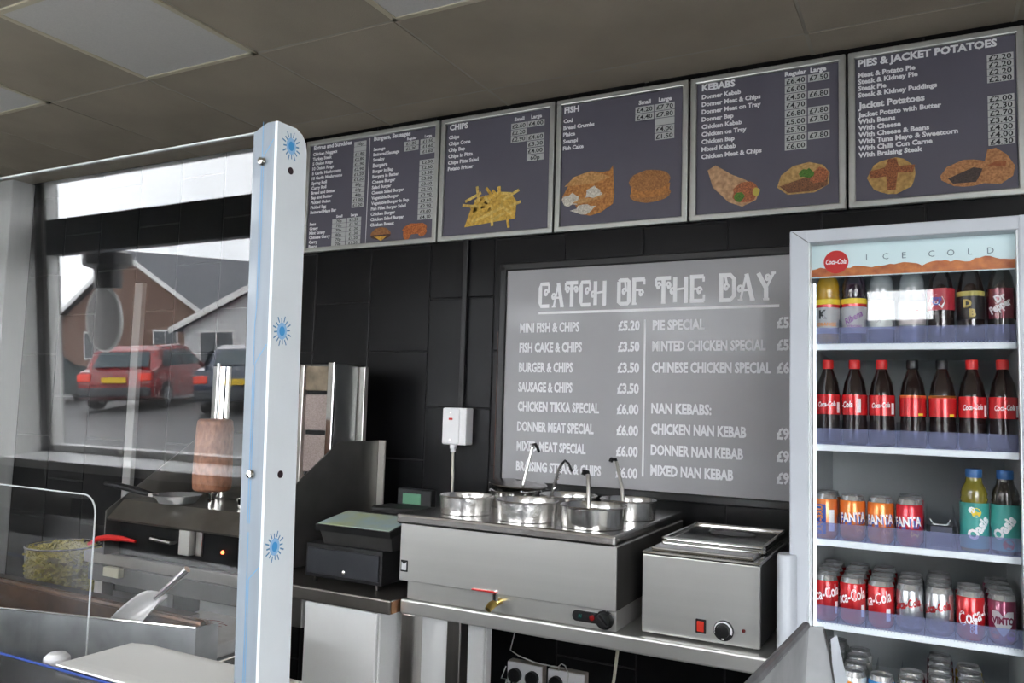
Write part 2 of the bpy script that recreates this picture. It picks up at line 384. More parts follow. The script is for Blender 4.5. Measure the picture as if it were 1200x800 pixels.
tags(0, [(.225, .335), (.34, .45)], [(.742+.040*k, [a, b]) for k, (a, b) in enumerate([('70p', '£1.20'), ('70p', '£1.20'), ('70p', '£1.20'), ('80p', '£1.30'), ('70p', '£1.20'), ('70p', '£1.20')])], .021, .018)
tags(0, [(.745, .85), (.86, .97)], [(.15, ['£1.20', '£1.50']), (.193, ['£1.30', '£1.60']), (.236, [None, '£1.60'])], .022, .019)
tags(0, [(.86, .97)], [(.325+.0455*k, [s]) for k, s in enumerate(['£2.50', '£2.60', '£3.50', '£3.00', '£3.60', '£2.50', '£2.90', '£3.60', '£2.90', '£3.60', '£4.10'])], .0235, .020)
bun = food('burger_bun', (.42, .19, .07), (.30, .11, .035)); pat = food('burger_patty', (.09, .04, .025), (.05, .02, .015)); chs = food('cheese', (.72, .42, .06), (.6, .3, .05))
def pic(i, name, parts):
    for k, (pts, u, v, sx, sz, m) in enumerate(parts):
        obj(name, blob(pts, bu(i, u), YF-.0014-.0006*k, bv(v), sx, sz, .0008), m, boards[i])
E = rnd_poly(20, .03, 1)
pic(0, 'burger_print', [(E, .60, .90, .055, .020, pat), ([(-1, 0), (1, 0), (.9, .35), (.5, .85), (0, 1), (-.5, .85), (-.9, .35)], .60, .895, .056, .034, bun), ([(-.9, .2), (.9, .2), (.1, -1)], .60, .915, .04, .018, chs)])
chk = food('fried_pieces', (.62, .20, .05), (.35, .07, .02), 90)
pic(0, 'fried_chicken_print', [(rnd_poly(14, .25, 5), .84, .875, .062, .026, chk), (rnd_poly(9, .2, 6), .79, .91, .022, .026, chk), (rnd_poly(9, .2, 8), .90, .90, .026, .022, chk)])
# board 2
btxt(1, [('CHIPS', .07, .07, .033, 'l'), ('Small', .695, .085, .021, 'c'), ('Large', .84, .085, .021, 'c')]+[(s, .065, .152+.0515*k, .0215, 'l') for k, s in enumerate(['Chips', 'Chips Cone', 'Chip Bap', 'Chips in Pitta', 'Chips Pitta Salad', 'Potato Fritter'])])
tags(1, [(.625, .76), (.765, .91)], [(.140, ['£2.60', '£4.00']), (.192, ['£2.20', None]), (.245, ['£2.90', '£4.60']), (.298, [None, '£3.30']), (.352, [None, '£4.00']), (.405, [None, '60p'])], .0265, .024)
ch1 = food('chips_a', (.80, .52, .10), (.68, .36, .05), 40); ch2 = food('chips_b', (.88, .66, .20), (.74, .46, .10), 40); ch3 = food('chips_shadow', (.50, .20, .08), (.38, .13, .05), 40)
pic(1, 'chips_print', [([(-1, -.95), (-.75, .0), (-.55, .45), (.1, .6), (.7, .55), (.95, .1), (.9, -.75), (.2, -.8)], .47, .745, .125, .085, ch1)])
pic(1, 'chips_shadow_print', [([(-.7, -.3), (-.5, .3), (0, .35), (.2, -.2), (-.2, -.5)], .45, .73, .11, .08, ch3)])
cr = random.Random(3); mA, mB = MB(), MB()
for k in range(30):
    x = bu(1, .47)+cr.uniform(-.105, .10); z = bv(.745)+cr.uniform(-.055, .045); a = cr.choice([.2, .5, .9, 1.3, -.3, 2.3])+cr.uniform(-.2, .2); L = cr.uniform(.025, .05)
    (mA if k % 2 else mB).box(-L, L, -.0002, .0002, -.006, .006, 0, Matrix.Translation((x, YF-.0030-.00012*k, z)) @ Matrix.Rotation(a, 4, 'Y'))
obj('chips_print', mA, ch1, boards[1]); obj('chips_print', mB, ch2, boards[1])
# board 3
btxt(2, [('FISH', .055, .075, .033, 'l'), ('Small', .68, .105, .022, 'c'), ('Large', .83, .105, .022, 'c')]+[(s, .05, .158+.052*k, .0215, 'l') for k, s in enumerate(['Cod', 'Bread Crumbs', 'Plaice', 'Scampi', 'Fish Cake'])])
tags(2, [(.61, .75), (.755, .90)], [(.160, ['£4.20', '£7.70']), (.213, ['£4.40', '£7.80']), (.266, [None, '']), (.319, [None, '£4.00']), (.372, [None, '£1.50'])], .027, .024)
bat = food('batter', (.62, .28, .08), (.42, .15, .04), 50); bat2 = food('batter_light', (.70, .40, .16), (.55, .25, .07), 50); flk = food('fish_flake', (.78, .74, .66), (.62, .55, .45), 80); cake = food('fish_cake', (.50, .23, .08), (.34, .13, .04), 90)
pic(2, 'fish_print', [([(-1, -.1), (-.7, .5), (-.3, .75), (.1, .85), (.5, .75), (.8, .78), (.93, .98), (.96, .3), (1, -.2), (.95, -.6), (.5, -.9), (.1, -1), (-.3, -.9), (-.5, -.5), (-.8, -.4), (-1, -.3)], .26, .715, .108, .095, bat),
      ([(-1, .3), (-.6, .75), (0, .95), (.6, .75), (.9, .55), (.2, .3)], .26, .70, .10, .075, bat2), (rnd_poly(13, .32, 3), .13, .765, .036, .024, flk), (rnd_poly(13, .35, 4), .30, .725, .036, .022, flk), (rnd_poly(14, .35, 14), .235, .845, .048, .018, flk), ([(-1, 0), (-.5, .5), (.2, .4), (1, .9), (.8, .3), (0, 0), (-.6, -.2)], .27, .79, .07, .03, bat2)])
pic(2, 'fish_cake_print', [(rnd_poly(18, .04, 9), .73, .775, .080, .034, cake), ([(-1, .3), (-.95, -.5), (-.6, -.8), (.6, -.8), (.95, -.4), (1, .4)], .73, .74, .076, .04, bat), (rnd_poly(18, .04, 10), .725, .68, .080, .040, cake)])
# board 4
btxt(3, [('KEBABS', .075, .068, .034, 'l'), ('Regular', .695, .065, .0225, 'c'), ('Large', .835, .065, .0225, 'c')]+[(s, .075, .135+.0525*k, .0225, 'l') for k, s in enumerate(['Donner Kebab', 'Donner Meat & Chips', 'Donner Meat on Tray', 'Donner Bap', 'Chicken Kebab', 'Chicken on Tray', 'Chicken Bap', 'Mixed Kebab', 'Chicken Meat & Chips'])])
tags(3, [(.625, .765), (.77, .905)], [(.118+.0545*k, [a, b]) for k, (a, b) in enumerate([('£6.40', '£7.50'), ('£6.00', None), ('£4.50', '£6.80'), ('£4.70', None), ('£6.80', '£7.80'), ('£5.00', '£7.50'), ('£5.50', None), ('£6.80', '£7.80'), ('£6.00', None)])], .028, .025)
wr = food('wrap', (.66, .42, .24), (.52, .28, .14), 30); fil = food('wrap_filling', (.60, .20, .08), (.20, .06, .03), 120); grn = food('salad', (.12, .28, .04), (.06, .14, .02), 120); pit = food('pitta', (.62, .40, .16), (.50, .28, .09), 40); fil2 = food('meat_filling', (.30, .12, .05), (.10, .05, .03), 130)
pic(3, 'wrap_print', [([(-1, .8), (-.7, 1), (-.1, .5), (.4, .2), (.95, -.3), (.8, -.75), (.3, -1), (-.2, -.75), (-.8, .0)], .30, .775, .095, .080, wr), (rnd_poly(16, .12, 21), .375, .83, .044, .040, fil), (rnd_poly(9, .25, 22), .335, .855, .016, .018, grn), (rnd_poly(9, .3, 23), .44, .835, .012, .018, mat('print_pepper', (.6, .5, .1), .6))])
pic(3, 'pitta_print', [([(-1, -.4), (-.85, .3), (-.4, .8), (.2, .95), (.7, .7), (.95, .2), (.9, -.5), (.4, -.9), (-.6, -.9)], .745, .775, .088, .058, pit), ([(-.95, -.3), (-.4, -.05), (.2, .2), (.6, .5), (.95, .3), (.9, -.5), (.4, -.8), (-.6, -.8)], .745, .785, .084, .052, fil2), (rnd_poly(12, .25, 25), .84, .77, .030, .026, fil), (rnd_poly(12, .35, 26), .765, .745, .020, .018, grn)])
# board 5
btxt(4, [('PIES & JACKET POTATOES', .06, .072, .0335, 'l'), ('Jacket Potatoes', .06, .345, .030, 'l')]+[(s, .06, .148+.043*k, .0225, 'l') for k, s in enumerate(['Meat & Potato Pie', 'Steak & Kidney Pie', 'Steak Pie', 'Steak & Kidney Puddings'])]+[(s, .06, .405+.043*k, .0225, 'l') for k, s in enumerate(['Jacket Potato with Butter', 'With Beans', 'With Cheese', 'With Cheese & Beans', 'With Tuna Mayo & Sweetcorn', 'With Chilli Con Carne', 'With Braising Steak'])])
tags(4, [(.80, .945)], [(.165+.043*k, [s]) for k, s in enumerate(['£2.20', '£2.20', '£2.20', '£2.90'])]+[(.414+.043*k, [s]) for k, s in enumerate(['£2.00', '£2.30', '£2.70', '£3.40', '£4.00', '£4.00', '£4.30'])], .0225, .0235)
pot = food('potato', (.58, .36, .12), (.44, .24, .07), 30); bns = food('beans', (.42, .14, .05), (.16, .05, .02), 130); pie = food('pie_crust', (.58, .28, .12), (.42, .17, .06), 60); stk = food('pie_filling', (.09, .06, .05), (.04, .03, .03), 130)
pic(4, 'potato_print', [(rnd_poly(18, .05, 31), .26, .815, .072, .060, pot), ([(-1, .35), (-.3, .5), (-.15, 1), (.2, 1), (.3, .5), (1, .5), (.9, .05), (.25, .1), (.15, -.9), (-.2, -.9), (-.25, -.05), (-.95, -.1)], .26, .81, .068, .055, bns)])
pic(4, 'pie_print', [(rnd_poly(18, .06, 32), .69, .845, .075, .044, pie), ([(-.8, -.3), (.2, .5), (.6, .3), (.3, -.8), (-.6, -.8)], .69, .845, .070, .036, stk), ([(-.8, -.7), (-.5, .1), (-.3, .95), (.1, 1), (.6, .6), (.95, 0), (.85, -.5), (.3, -.85)], .83, .825, .058, .062, pie), ([(-.7, 0), (0, .4), (.8, .3), (.7, -.2), (0, -.1)], .84, .81, .035, .03, mat('print_crust_dark', (.42, .14, .05), .6, col2=(.30, .08, .03), nscale=160))])

# ---------------------------------------------------------------- catch of the day board
YC = 2.845
cb = thing('catch_board', 'large grey framed board headed CATCH OF THE DAY on the black tiled wall', 'menu board', (-.9, YC, -.27))
f = MB(); A, B, ZT, ZB_ = -1.515, -.20, .545, -.285
for a, b, c, d in ((A-.03, B+.03, ZT, ZT+.03), (A-.03, B+.03, ZB_-.03, ZB_), (A-.03, A, ZB_-.02, ZT+.02), (B, B+.03, ZB_-.02, ZT+.02)): f.box(a, b, YC-.012, YC+.028, c, d, .005)
obj('board_frame', f, BLACK, cb, label='black frame')
obj('edge_strip', MB().box(A-.034, A-.0305, YC-.005, YC+.02, ZB_-.01, .30), mat('brown_edge', (.16, .06, .035), .5, noise=.5, nscale=4), cb, label='brown worn outer edge')
obj('print_panel', MB().box(A, B, YC, YC+.02, ZB_, ZT), CATCHM, cb)
# title in swashed poster lettering, drawn stroke by stroke
def stroke(mb, pts, w, x, z, sx, sz, y):
    P = [Vector((x+a*sx, z+b*sz)) for a, b in pts]; n = len(P); ws = w if isinstance(w, list) else [w]*n; vs = []
    for i, p in enumerate(P):
        d = (P[min(i+1, n-1)]-P[max(i-1, 0)]).normalized(); nn = Vector((-d.y, d.x))*ws[i]/2
        vs += [(p.x+nn.x, y, p.y+nn.y), (p.x-nn.x, y, p.y-nn.y)]
    mb.add(vs, [(2*i, 2*i+1, 2*i+3, 2*i+2) for i in range(n-1)])
def arc(cx, cz, rx, rz, a0, a1, n=10): return [(cx+rx*math.cos(math.radians(a0+(a1-a0)*i/n)), cz+rz*math.sin(math.radians(a0+(a1-a0)*i/n))) for i in range(n+1)]
T_, t_ = .0150, .0085
def curl(cx, cz, s=1, fl=1): return [(cx+fl*math.cos(t)*r*s, cz+math.sin(t)*r*s) for t, r in [(a*PI/5, .17-.011*a) for a in range(0, 12)]]
G = {'C': [([(.85, .95), (.2, .95), (.12, .8), (.12, .2), (.2, .06), (.9, .06)], T_), ([(.85, .95), (.85, .6)], t_), (curl(.62, .58, 1, 1), t_)],
     'A': [([(.15, .03), (.5, .95)], t_), ([(.5, .97), (.85, .03)], T_), ([(.28, .38), (.7, .38)], t_), (curl(.12, .42, .9, 1), t_), ([(.0, .03), (.3, .03)], t_), ([(.7, .03), (1, .03)], t_)],
     'T': [([(.0, .95), (1.0, .95)], T_), ([(.5, .95), (.5, .03)], T_), (curl(.16, .66, .9, 1), t_), ([(.0, .95), (.0, .66)], t_), (curl(.86, .66, .9, -1), t_), ([(.35, .03), (.65, .03)], t_)],
     'H': [([(.15, .97), (.15, .03)], T_), ([(.88, .97), (.88, .03)], T_), ([(.15, .5), (.88, .55)], t_), (curl(-.04, .44, .9, 1), t_), ([(.75, .03), (1, .03)], t_)],
     'O': [([(.12, .9), (.12, .1), (.25, .05), (.8, .05), (.9, .12), (.9, .9), (.78, .95), (.22, .95), (.12, .9)], T_), (curl(.52, .5, .9, 1), t_), ([(.68, .5), (.6, .9)], t_)],
     'F': [([(.15, .97), (.15, .03)], T_), ([(.0, .95), (.95, .95)], T_), ([(.15, .55), (.6, .55)], t_), (curl(.68, .42, .95, 1), t_), ([(.92, .95), (.92, .75)], t_), ([(.0, .03), (.35, .03)], t_)],
     'E': [([(.15, .97), (.15, .03)], T_), ([(.0, .95), (.9, .95)], T_), ([(.0, .06), (.95, .06)], T_), ([(.15, .5), (.5, .5)], t_), (curl(.62, .42, .95, 1), t_), ([(.9, .95), (.9, .75)], t_), ([(.93, .06), (.93, .28)], t_)],
     'D': [([(.15, .97), (.15, .03)], T_), ([(.0, .95), (.7, .95), (.92, .8), (.92, .2), (.7, .05), (.0, .05)], T_), (curl(.46, .5, .9, 1), t_), ([(.48, .66), (.4, .93)], t_)],
     'Y': [([(.05, .97), (.5, .42)], T_), ([(.95, .97), (.5, .42)], t_), ([(.5, .45), (.5, .03)], T_), (curl(.58, .78, .8, 1), t_), ([(.32, .03), (.68, .03)], t_), ([(.8, .95), (1.05, .95)], t_)]}
H = .098; x = -1.372
for s_, nx in (('CATCH', -1.372), ('OF', -1.046), ('THE', -.896), ('DAY', -.668)):
    x = nx; cw = {'CATCH': .0575, 'OF': .058, 'THE': .0625, 'DAY': .0665}[s_]
    for c in s_:
        mb = MB()
        for kk, (pts, w) in enumerate(G[c]): stroke(mb, pts, w, x, .392, cw*.88, H, YC-.0012-.00025*kk)
        obj('title_letter', mb, WHITEP2, cb, recalc=False); x += cw
obj('underline', MB().box(-1.372, -.462, YC-.0018, YC-.0004, .366, .376), WHITEP2, cb)
obj('divider_line', MB().box(-.940, -.933, YC-.0018, YC-.0004, -.236, .335), WHITEP2, cb)
S = .050
def ctx(s, x, z, w): obj('lettering', text(MB(), s, x, YC-.0014, z-S*.36, S, 'l', width=w, bold=.042), WHITEP, cb, recalc=False)
for s, z, w, p in (('MINI FISH & CHIPS', .315, .255, '£5.20'), ('FISH CAKE & CHIPS', .237, .268, '£3.50'), ('BURGER & CHIPS', .159, .232, '£3.50'), ('SAUSAGE & CHIPS', .082, .232, '£3.50'), ('CHICKEN TIKKA SPECIAL', .006, .342, '£6.00'), ('DONNER MEAT SPECIAL', -.072, .322, '£6.00'), ('MIXED MEAT SPECIAL', -.148, .292, '£6.00'), ('BRAISING STEAK & CHIPS', -.226, .355, '£6.00')):
    ctx(s, -1.452, z, w); ctx(p, -1.04, z, .084)
for s, z, w, p in (('PIE SPECIAL', .314, .192, '£5.50'), ('MINTED CHICKEN SPECIAL', .238, .402, '£5.50'), ('CHINESE CHICKEN SPECIAL', .160, .42, '£6.00'), ('NAN KEBABS:', .012, .218, None), ('CHICKEN NAN KEBAB', -.062, .338, '£9.00'), ('DONNER NAN KEBAB', -.137, .328, '£9.00'), ('MIXED NAN KEBAB', -.21, .295, '£9.00')):
    ctx(s, -.908, z, w)
    if p: ctx(p, -.47, z, .09)

# ---------------------------------------------------------------- wall switch, conduit, sockets
c = tag(obj('cable_conduit', MB().box(-1.735, -1.711, 2.856, 2.876, -.01, .70, .004), BLACK), 'thin black conduit running down the tiles from the menus to the white switch box', 'conduit')
t = thing('switch_box', 'white fused switch box with a red neon on the black tiles', 'switch', (-1.72, 2.873, -.16))
obj('box_body', MB().box(-1.778, -1.668, 2.815, 2.873, -.158, -.008, .005), WHITEPL, t)
obj('face_plate', MB().box(-1.776, -1.698, 2.808, 2.816, -.155, -.011, .003), WHITEPL, t)
obj('neon_lamp', MB().box(-1.745, -1.728, 2.8055, 2.8085, -.058, -.050), mat('red_neon_lens', (.6, .03, .03), .3), t, label='small red neon lamp')
obj('screw', MB().lathe([(.003, 0), (.003, .0015)], n=10, M=rotx(PI/2, (-1.737, 2.808, -.028))), CHROME, t)
obj('screw', MB().lathe([(.003, 0), (.003, .0015)], n=10, M=rotx(PI/2, (-1.737, 2.808, -.138))), CHROME, t)
obj('cable_gland', MB().lathe([(.011, 0), (.011, .012), (.014, .014), (.014, .030)], (-1.737, 2.835, -.187), 12), WHITEPL, t, True)
obj('cable', MB().tube([(-1.737, 2.835, -.185), (-1.735, 2.833, -.23), (-1.728, 2.825, -.29), (-1.726, 2.82, -.36), (-1.728, 2.83, -.50)], .0055), mat('cream_cable', (.62, .60, .52), .5), t, True)
for k, (x, lb) in enumerate(((-1.385, 'left white double socket with black plugs on the wall under the bench'), (-1.215, 'right white double socket with one black plug on the wall under the bench'))):
    t = thing('double_socket', lb, 'socket', (x, 2.87, -1.06), 'double sockets under the bench')
    obj('back_box', MB().box(x-.074, x+.074, 2.835, 2.873, -1.05, -.965, .004), mat('grimy_socket_box', (.45, .40, .34), .6, noise=.3, nscale=30), t)
    obj('face_plate', MB().box(x-.073, x+.073, 2.829, 2.837, -1.048, -.967, .003), WHITEPL, t)
    for q in ((-.036, .036) if k == 0 else (-.036,)):
        p = thing('plug', 'black plug in the %s socket' % (('left half of the left double' if q < 0 else 'right half of the left double') if k == 0 else 'left half of the right double'), 'plug', (x+q, 2.829, -1.01), 'black plugs in the wall sockets')
        obj('plug_body', MB().lathe([(.026, 0), (.026, .018), (.018, .028), (0, .030)], n=18, M=rotx(PI/2, (x+q, 2.829, -1.012))), BLACK, p, True)
        obj('flex', MB().tube([(x+q, 2.803, -1.02), (x+q-.01, 2.80, -1.06), (x+q-.03, 2.81, -1.15), (x+q-.02, 2.82, -1.35)], .0035), BLACK, p, True)
WC = mat('white_flex', (.75, .75, .72), .5)
tag(obj('white_cable', MB().tube([(-1.40, 2.845, -.62), (-1.375, 2.845, -.74), (-1.43, 2.845, -.83), (-1.455, 2.845, -.93), (-1.42, 2.845, -.945), (-1.34, 2.825, -.952), (-1.22, 2.825, -.955)], .0022), WC, smooth=True), 'thin white cable zigzagging down behind the bench to the sockets', 'cable')
tag(obj('white_cable', MB().tube([(-1.46, 2.822, -.985), (-1.475, 2.815, -1.03), (-1.44, 2.79, -1.02), (-1.45, 2.79, -1.12), (-1.47, 2.81, -1.3)], .0022), WC, smooth=True), 'thin white cable looping beside the left plug of the left socket', 'cable')
tag(obj('white_cable', MB().tube([(-1.24, 2.822, -.965), (-1.235, 2.81, -.945), (-1.22, 2.80, -.93), (-1.205, 2.80, -.935), (-1.195, 2.81, -.965), (-1.20, 2.80, -1.03)], .0022), WC, smooth=True), 'small white cable loop arching over the right double socket', 'cable')
tag(obj('appliance_flex', MB().tube([(-.93, 2.60, -.656), (-.935, 2.62, -.75), (-.965, 2.66, -.90), (-1.01, 2.70, -1.1)], .0055), mat('cream_flex', (.66, .62, .50), .5), smooth=True), 'cream flex hanging below the bench between the two warmers', 'cable')

# ---------------------------------------------------------------- benches
ZB = -.608
def bench(name, lb, x0, x1, y0, y1, legs, end=None, lt=.045, wm=None):
    t = thing(name, lb, 'bench', ((x0+x1)/2, (y0+y1)/2, ZF))
    obj('worktop', MB().box(x0, x1, y0, y1, ZB-lt, ZB, .006), wm or STEEL, t)
    if end: obj('worktop_end', MB().box(x1, x1+.004, y0+.003, y1, ZB-lt+.004, ZB-.004), COPPER, t, label='copper-coloured heat-tinted end')
    for x, y in legs: obj('leg', MB().box(x-.025, x+.025, y-.025, y+.025, ZF+.001, ZB-lt, .004), STEELV, t)
    return t
bn = bench('steel_bench', 'stainless steel bench carrying the two food warmers', -1.492, -.34, 2.148, 2.84, [(-1.465, 2.180), (-1.318, 2.215), (-1.465, 2.60), (-.42, 2.78)])
bl = bench('steel_bench', 'stainless steel bench under the till with a copper-coloured end', -2.98, -1.50, 2.108, 2.82, [(-2.07, 2.17), (-2.93, 2.17), (-2.93, 2.78), (-2.07, 2.78)], True, wm=mat('dull_bench_steel', (.26, .24, .22), .35, .9, noise=.15, nscale=5))
obj('apron_rail', MB().box(-2.96, -2.05, 2.118, 2.140, -.72, -.655, .004), DGREY, bl)
for x0, x1, y0, yb_, lb in ((-1.865, -1.570, 2.135, 2.78, 'white under-bench cabinet side below the till'), (-1.515, -1.362, 2.245, 2.30, 'narrow white cabinet front between two bench legs'), (-1.355, -1.295, 2.34, 2.40, 'white cabinet edge left of the cable under the bench')):
    t = thing('white_cabinet', lb, 'cabinet', ((x0+x1)/2, 2.45, ZF), 'white cabinets under the benches')
    obj('cabinet_body', MB().box(x0, x1, y0+.02, yb_, ZF+.001, -.665, .006), WHITE, t)
    obj('front_panel', MB().box(x0, x1, y0, y0+.018, ZF+.03, -.662, .005), WHITE, t)
t = thing('steel_drawer_box', 'small steel box slung under the left bench beside the white cabinet', 'box', (-1.96, 2.3, -.762))
obj('box_body', MB().box(-2.02, -1.90, 2.16, 2.5, -.762, -.657, .004), DSTEEL, t)
obj('end_panel', MB().box(-1.90, -1.896, 2.16, 2.5, -.76, -.659), mat('pale_steel_end', (.55, .55, .55), .4, .6), t, label='pale grey end panel')

# ---------------------------------------------------------------- six-pot bain marie
bm_ = thing('bain_marie', 'large stainless steel bain marie with round pots, drain tap and black dial', 'food warmer', (-1.13, 2.5, ZB))
x0, x1, y0, y1 = -1.503, -.778, 2.148, 2.80
obj('upper_body', MB().box(x0+.012, x1+.004, y0-.012, y1, -.548, -.372, .003), STEEL, bm_)
obj('lower_body', MB().box(x0+.028, x1-.002, y0+.012, y1-.02, ZB+.001, -.546, .003), STEEL, bm_)
obj('top_deck', MB().box(x0, x1+.004, y0-.022, y1+.01, -.374, -.342, .008), STEELTOP, bm_)
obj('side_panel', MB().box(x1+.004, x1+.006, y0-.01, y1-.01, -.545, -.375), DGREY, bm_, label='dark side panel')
ra = mat('maker_badge', (.75, .75, .78), .4)
obj('badge', MB().box(x0+.018, x0+.044, y0-.0145, y0-.012, -.520, -.485, .001), BLACK, bm_, label='small square badge, white on black')
obj('badge_print', MB().prism([(x0+.022, -.515), (x0+.040, -.515), (x0+.040, -.490), (x0+.031, -.498), (x0+.022, -.490)], .001, Matrix.Translation((0, y0-.0158, 0))), ra, bm_)
cp = MB(); xa, xb, zc = -.898, -.800, -.577
cp.prism([(xa+.012*math.cos(a*PI/8), zc+.015*math.sin(a*PI/8)) for a in range(4, 13)]+[(xb, zc-.015), (xb, zc+.015)], .004, Matrix.Translation((0, y0+.008, 0)))
pl = obj('control_plate', cp, BLACK, bm_)
obj('lamp', MB().lathe([(.007, 0), (.007, .003), (0, .004)], n=14, M=rotx(PI/2, (xa+.012, y0+.008, zc))), mat('green_lens', (.01, .06, .05), .2), pl, label='green lamp')
obj('lamp', MB().lathe([(.008, 0), (.008, .003), (0, .004)], n=14, M=rotx(PI/2, (xa+.048, y0+.008, zc))), mat('red_lens', (.25, .01, .01), .2), pl, label='red lamp')
kn = obj('dial', MB().lathe([(.026, 0), (.026, .006), (.021, .010), (.020, .020), (0, .021)], n=28, M=rotx(PI/2, (-.812, y0+.008, zc))), BLACK, bm_, True)
obj('grip', MB().box(-.019, .019, -.034, -.018, -.006, .006, .002, Matrix.Translation((-.812, y0+.008, zc)) @ Matrix.Rotation(.8, 4, 'Y')), BLACK, kn)
m = MB()
for a in range(8):
    an = math.radians(-20+a*32); m.box(-.0012, .0012, -.0065, -.0055, -.003, .003, 0, Matrix.Translation((-.812+.0235*math.cos(an), y0+.008, zc+.0235*math.sin(an))))
o = obj('dial_marks', m, WHITEP2, kn); o['kind'] = 'stuff'
tp = obj('tap_body', MB().lathe([(.011, 0), (.011, .028), (.008, .030), (.008, .040)], n=14, M=rotx(PI/2, (-1.145, y0+.012, -.572))), BRASS, bm_, True, label='brass drain tap')
obj('tap_spout', MB().tube([(-1.145, y0-.018, -.572), (-1.149, y0-.034, -.577), (-1.152, y0-.046, -.586)], [.011, .0125, .010], 12), BRASS, tp, True)
obj('tap_valve', MB().lathe([(.009, 0), (.009, .020), (.005, .022), (.005, .028)], (-1.145, y0-.016, -.566), 12), CHROME, tp, True)
obj('tap_lever', MB().box(-1.222, -1.14, y0-.024, y0-.010, -.5425, -.5385, .001), RED, tp, label='red lever')
POTM = mat('pot_steel', (.74, .73, .71), .20, 1, noise=.06, nscale=8)
def pot(x, y, z0, h, r, m, lb, food_=None):
    t = thing('pot', lb, 'pot', (x, y, z0), 'round pots set in the bain marie')
    obj('pot_wall', MB().lathe([(r*.955, .0008), (r*.975, h*.5), (r*.985, h*.92), (r*1.012, h*.95), (r*1.016, h), (r*.99, h+.002), (r*.965, h*.96), (r*.945, h*.5), (r*.93, .004), (0, .002)], (x, y, z0), 40, cap=False), m, t, True)
    if food_: obj('sauce', MB().lathe([(0, h*.45), (r*.94, h*.45)], (x, y, z0), 28, cap=False), food_, t)
    return t
SAUCE = mat('dark_gravy', (.03, .018, .010), .12, noise=.3); SAUCE2 = mat('red_bean_sauce', (.22, .05, .025), .3, noise=.6, nscale=60, bump=.5)
pot(-1.335, 2.272, -.341, .055, .086, FOIL, 'foil-lined pot, front left, beneath the white cable', SAUCE)
pot(-1.112, 2.262, -.341, .058, .096, FOIL, 'foil-wrapped pot in the middle of the front row', SAUCE)
pot(-.893, 2.255, -.341, .060, .096, POTM, 'plain steel pot, front right, with a flat-handled ladle', SAUCE)
pot(-1.30, 2.545, -.341, .052, .092, CHROME, 'back-left pot under the tilted round lid', SAUCE)
pot(-1.082, 2.51, -.341, .056, .096, POTM, 'back-row middle pot of dark food behind the hooked spiral ladle', SAUCE2)
pot(-.872, 2.505, -.341, .058, .090, POTM, 'back-right pot with a straight ladle leaning in it', SAUCE2)
t = thing('tilted_lid', 'round steel lid lying tilted on the back-left pot', 'lid', (-1.31, 2.56, -.280))
M_ = Matrix.Translation((-1.30, 2.565, -.268)) @ Matrix.Rotation(.07, 4, 'Y') @ Matrix.Rotation(.04, 4, 'X')
obj('lid_plate', MB().lathe([(.100, -.006), (.104, 0), (.100, .004), (.085, .006), (.03, .014), (0, .015)], n=40, M=M_), mat('dull_lid_steel', (.42, .40, .38), .22, 1, noise=.2), t, True)
obj('lid_boss', MB().lathe([(.010, .012), (.010, .016), (0, .017)], n=16, M=M_), BLACK, t, True)
def ladle(lb, pts, w, m, cup, hook=None, flat=.75):
    t = thing('ladle', lb, 'ladle', cup, 'ladles standing in the pots')
    obj('handle', MB().tube(pts, w, 8, flat=flat), m, t, True)
    if hook: obj('hook', MB().tube(hook, w*.9, 8, flat=flat), BLACK, t, True, label='black hooked end')
    obj('bowl', MB().lathe([(0, -.012), (.02, -.009), (.030, .006), (.032, .012), (.029, .006), (0, -.008)], cup, 20, cap=False), CHROME, t, True)
WSTEEL = mat('bright_steel_handle', (.80, .79, .75), .2, .8)
ladle('ladle with a pale straight handle and black hook, in the back-left pot', [(-1.262, 2.515, -.300), (-1.255, 2.52, -.25), (-1.235, 2.54, -.135)], .0058, WSTEEL, (-1.268, 2.51, -.305), [(-1.235, 2.54, -.137), (-1.232, 2.54, -.126), (-1.222, 2.535, -.124), (-1.208, 2.525, -.137), (-1.200, 2.52, -.150)], .9)
ladle('ladle with a dark twisted wire handle curving to a hook, in the back-middle pot', [(-1.115, 2.44, -.300), (-1.105, 2.44, -.25), (-1.088, 2.44, -.195), (-1.078, 2.44, -.178)], .0045, DSTEEL, (-1.118, 2.445, -.305), [(-1.078, 2.44, -.179), (-1.066, 2.437, -.168), (-1.050, 2.43, -.176), (-1.036, 2.425, -.200)], 1)
tw = MB().tube([(-1.115+.037*i/40+.0052*math.cos(i*1.3), 2.44+.0052*math.sin(i*1.3), -.300+.120*i/40) for i in range(41)], .0013, 5)
tag(obj('ladle_wire', tw, CHROME, smooth=True), 'bright wire wound round the handle of the hooked spiral ladle', 'wire')
ladle('ladle with a flat grey handle standing in the front-right pot', [(-.915, 2.275, -.300), (-.920, 2.285, -.24), (-.928, 2.30, -.196)], .0088, STEELV, (-.912, 2.27, -.305), [(-.928, 2.30, -.198), (-.930, 2.302, -.190), (-.938, 2.290, -.188), (-.938, 2.286, -.196)])
ladle('ladle with a narrow grey handle leaning left in the back-right pot', [(-.868, 2.45, -.300), (-.878, 2.46, -.24), (-.905, 2.48, -.165)], .0078, STEELV, (-.865, 2.445, -.305), [(-.905, 2.48, -.168), (-.908, 2.482, -.158), (-.918, 2.470, -.156), (-.920, 2.466, -.165)])

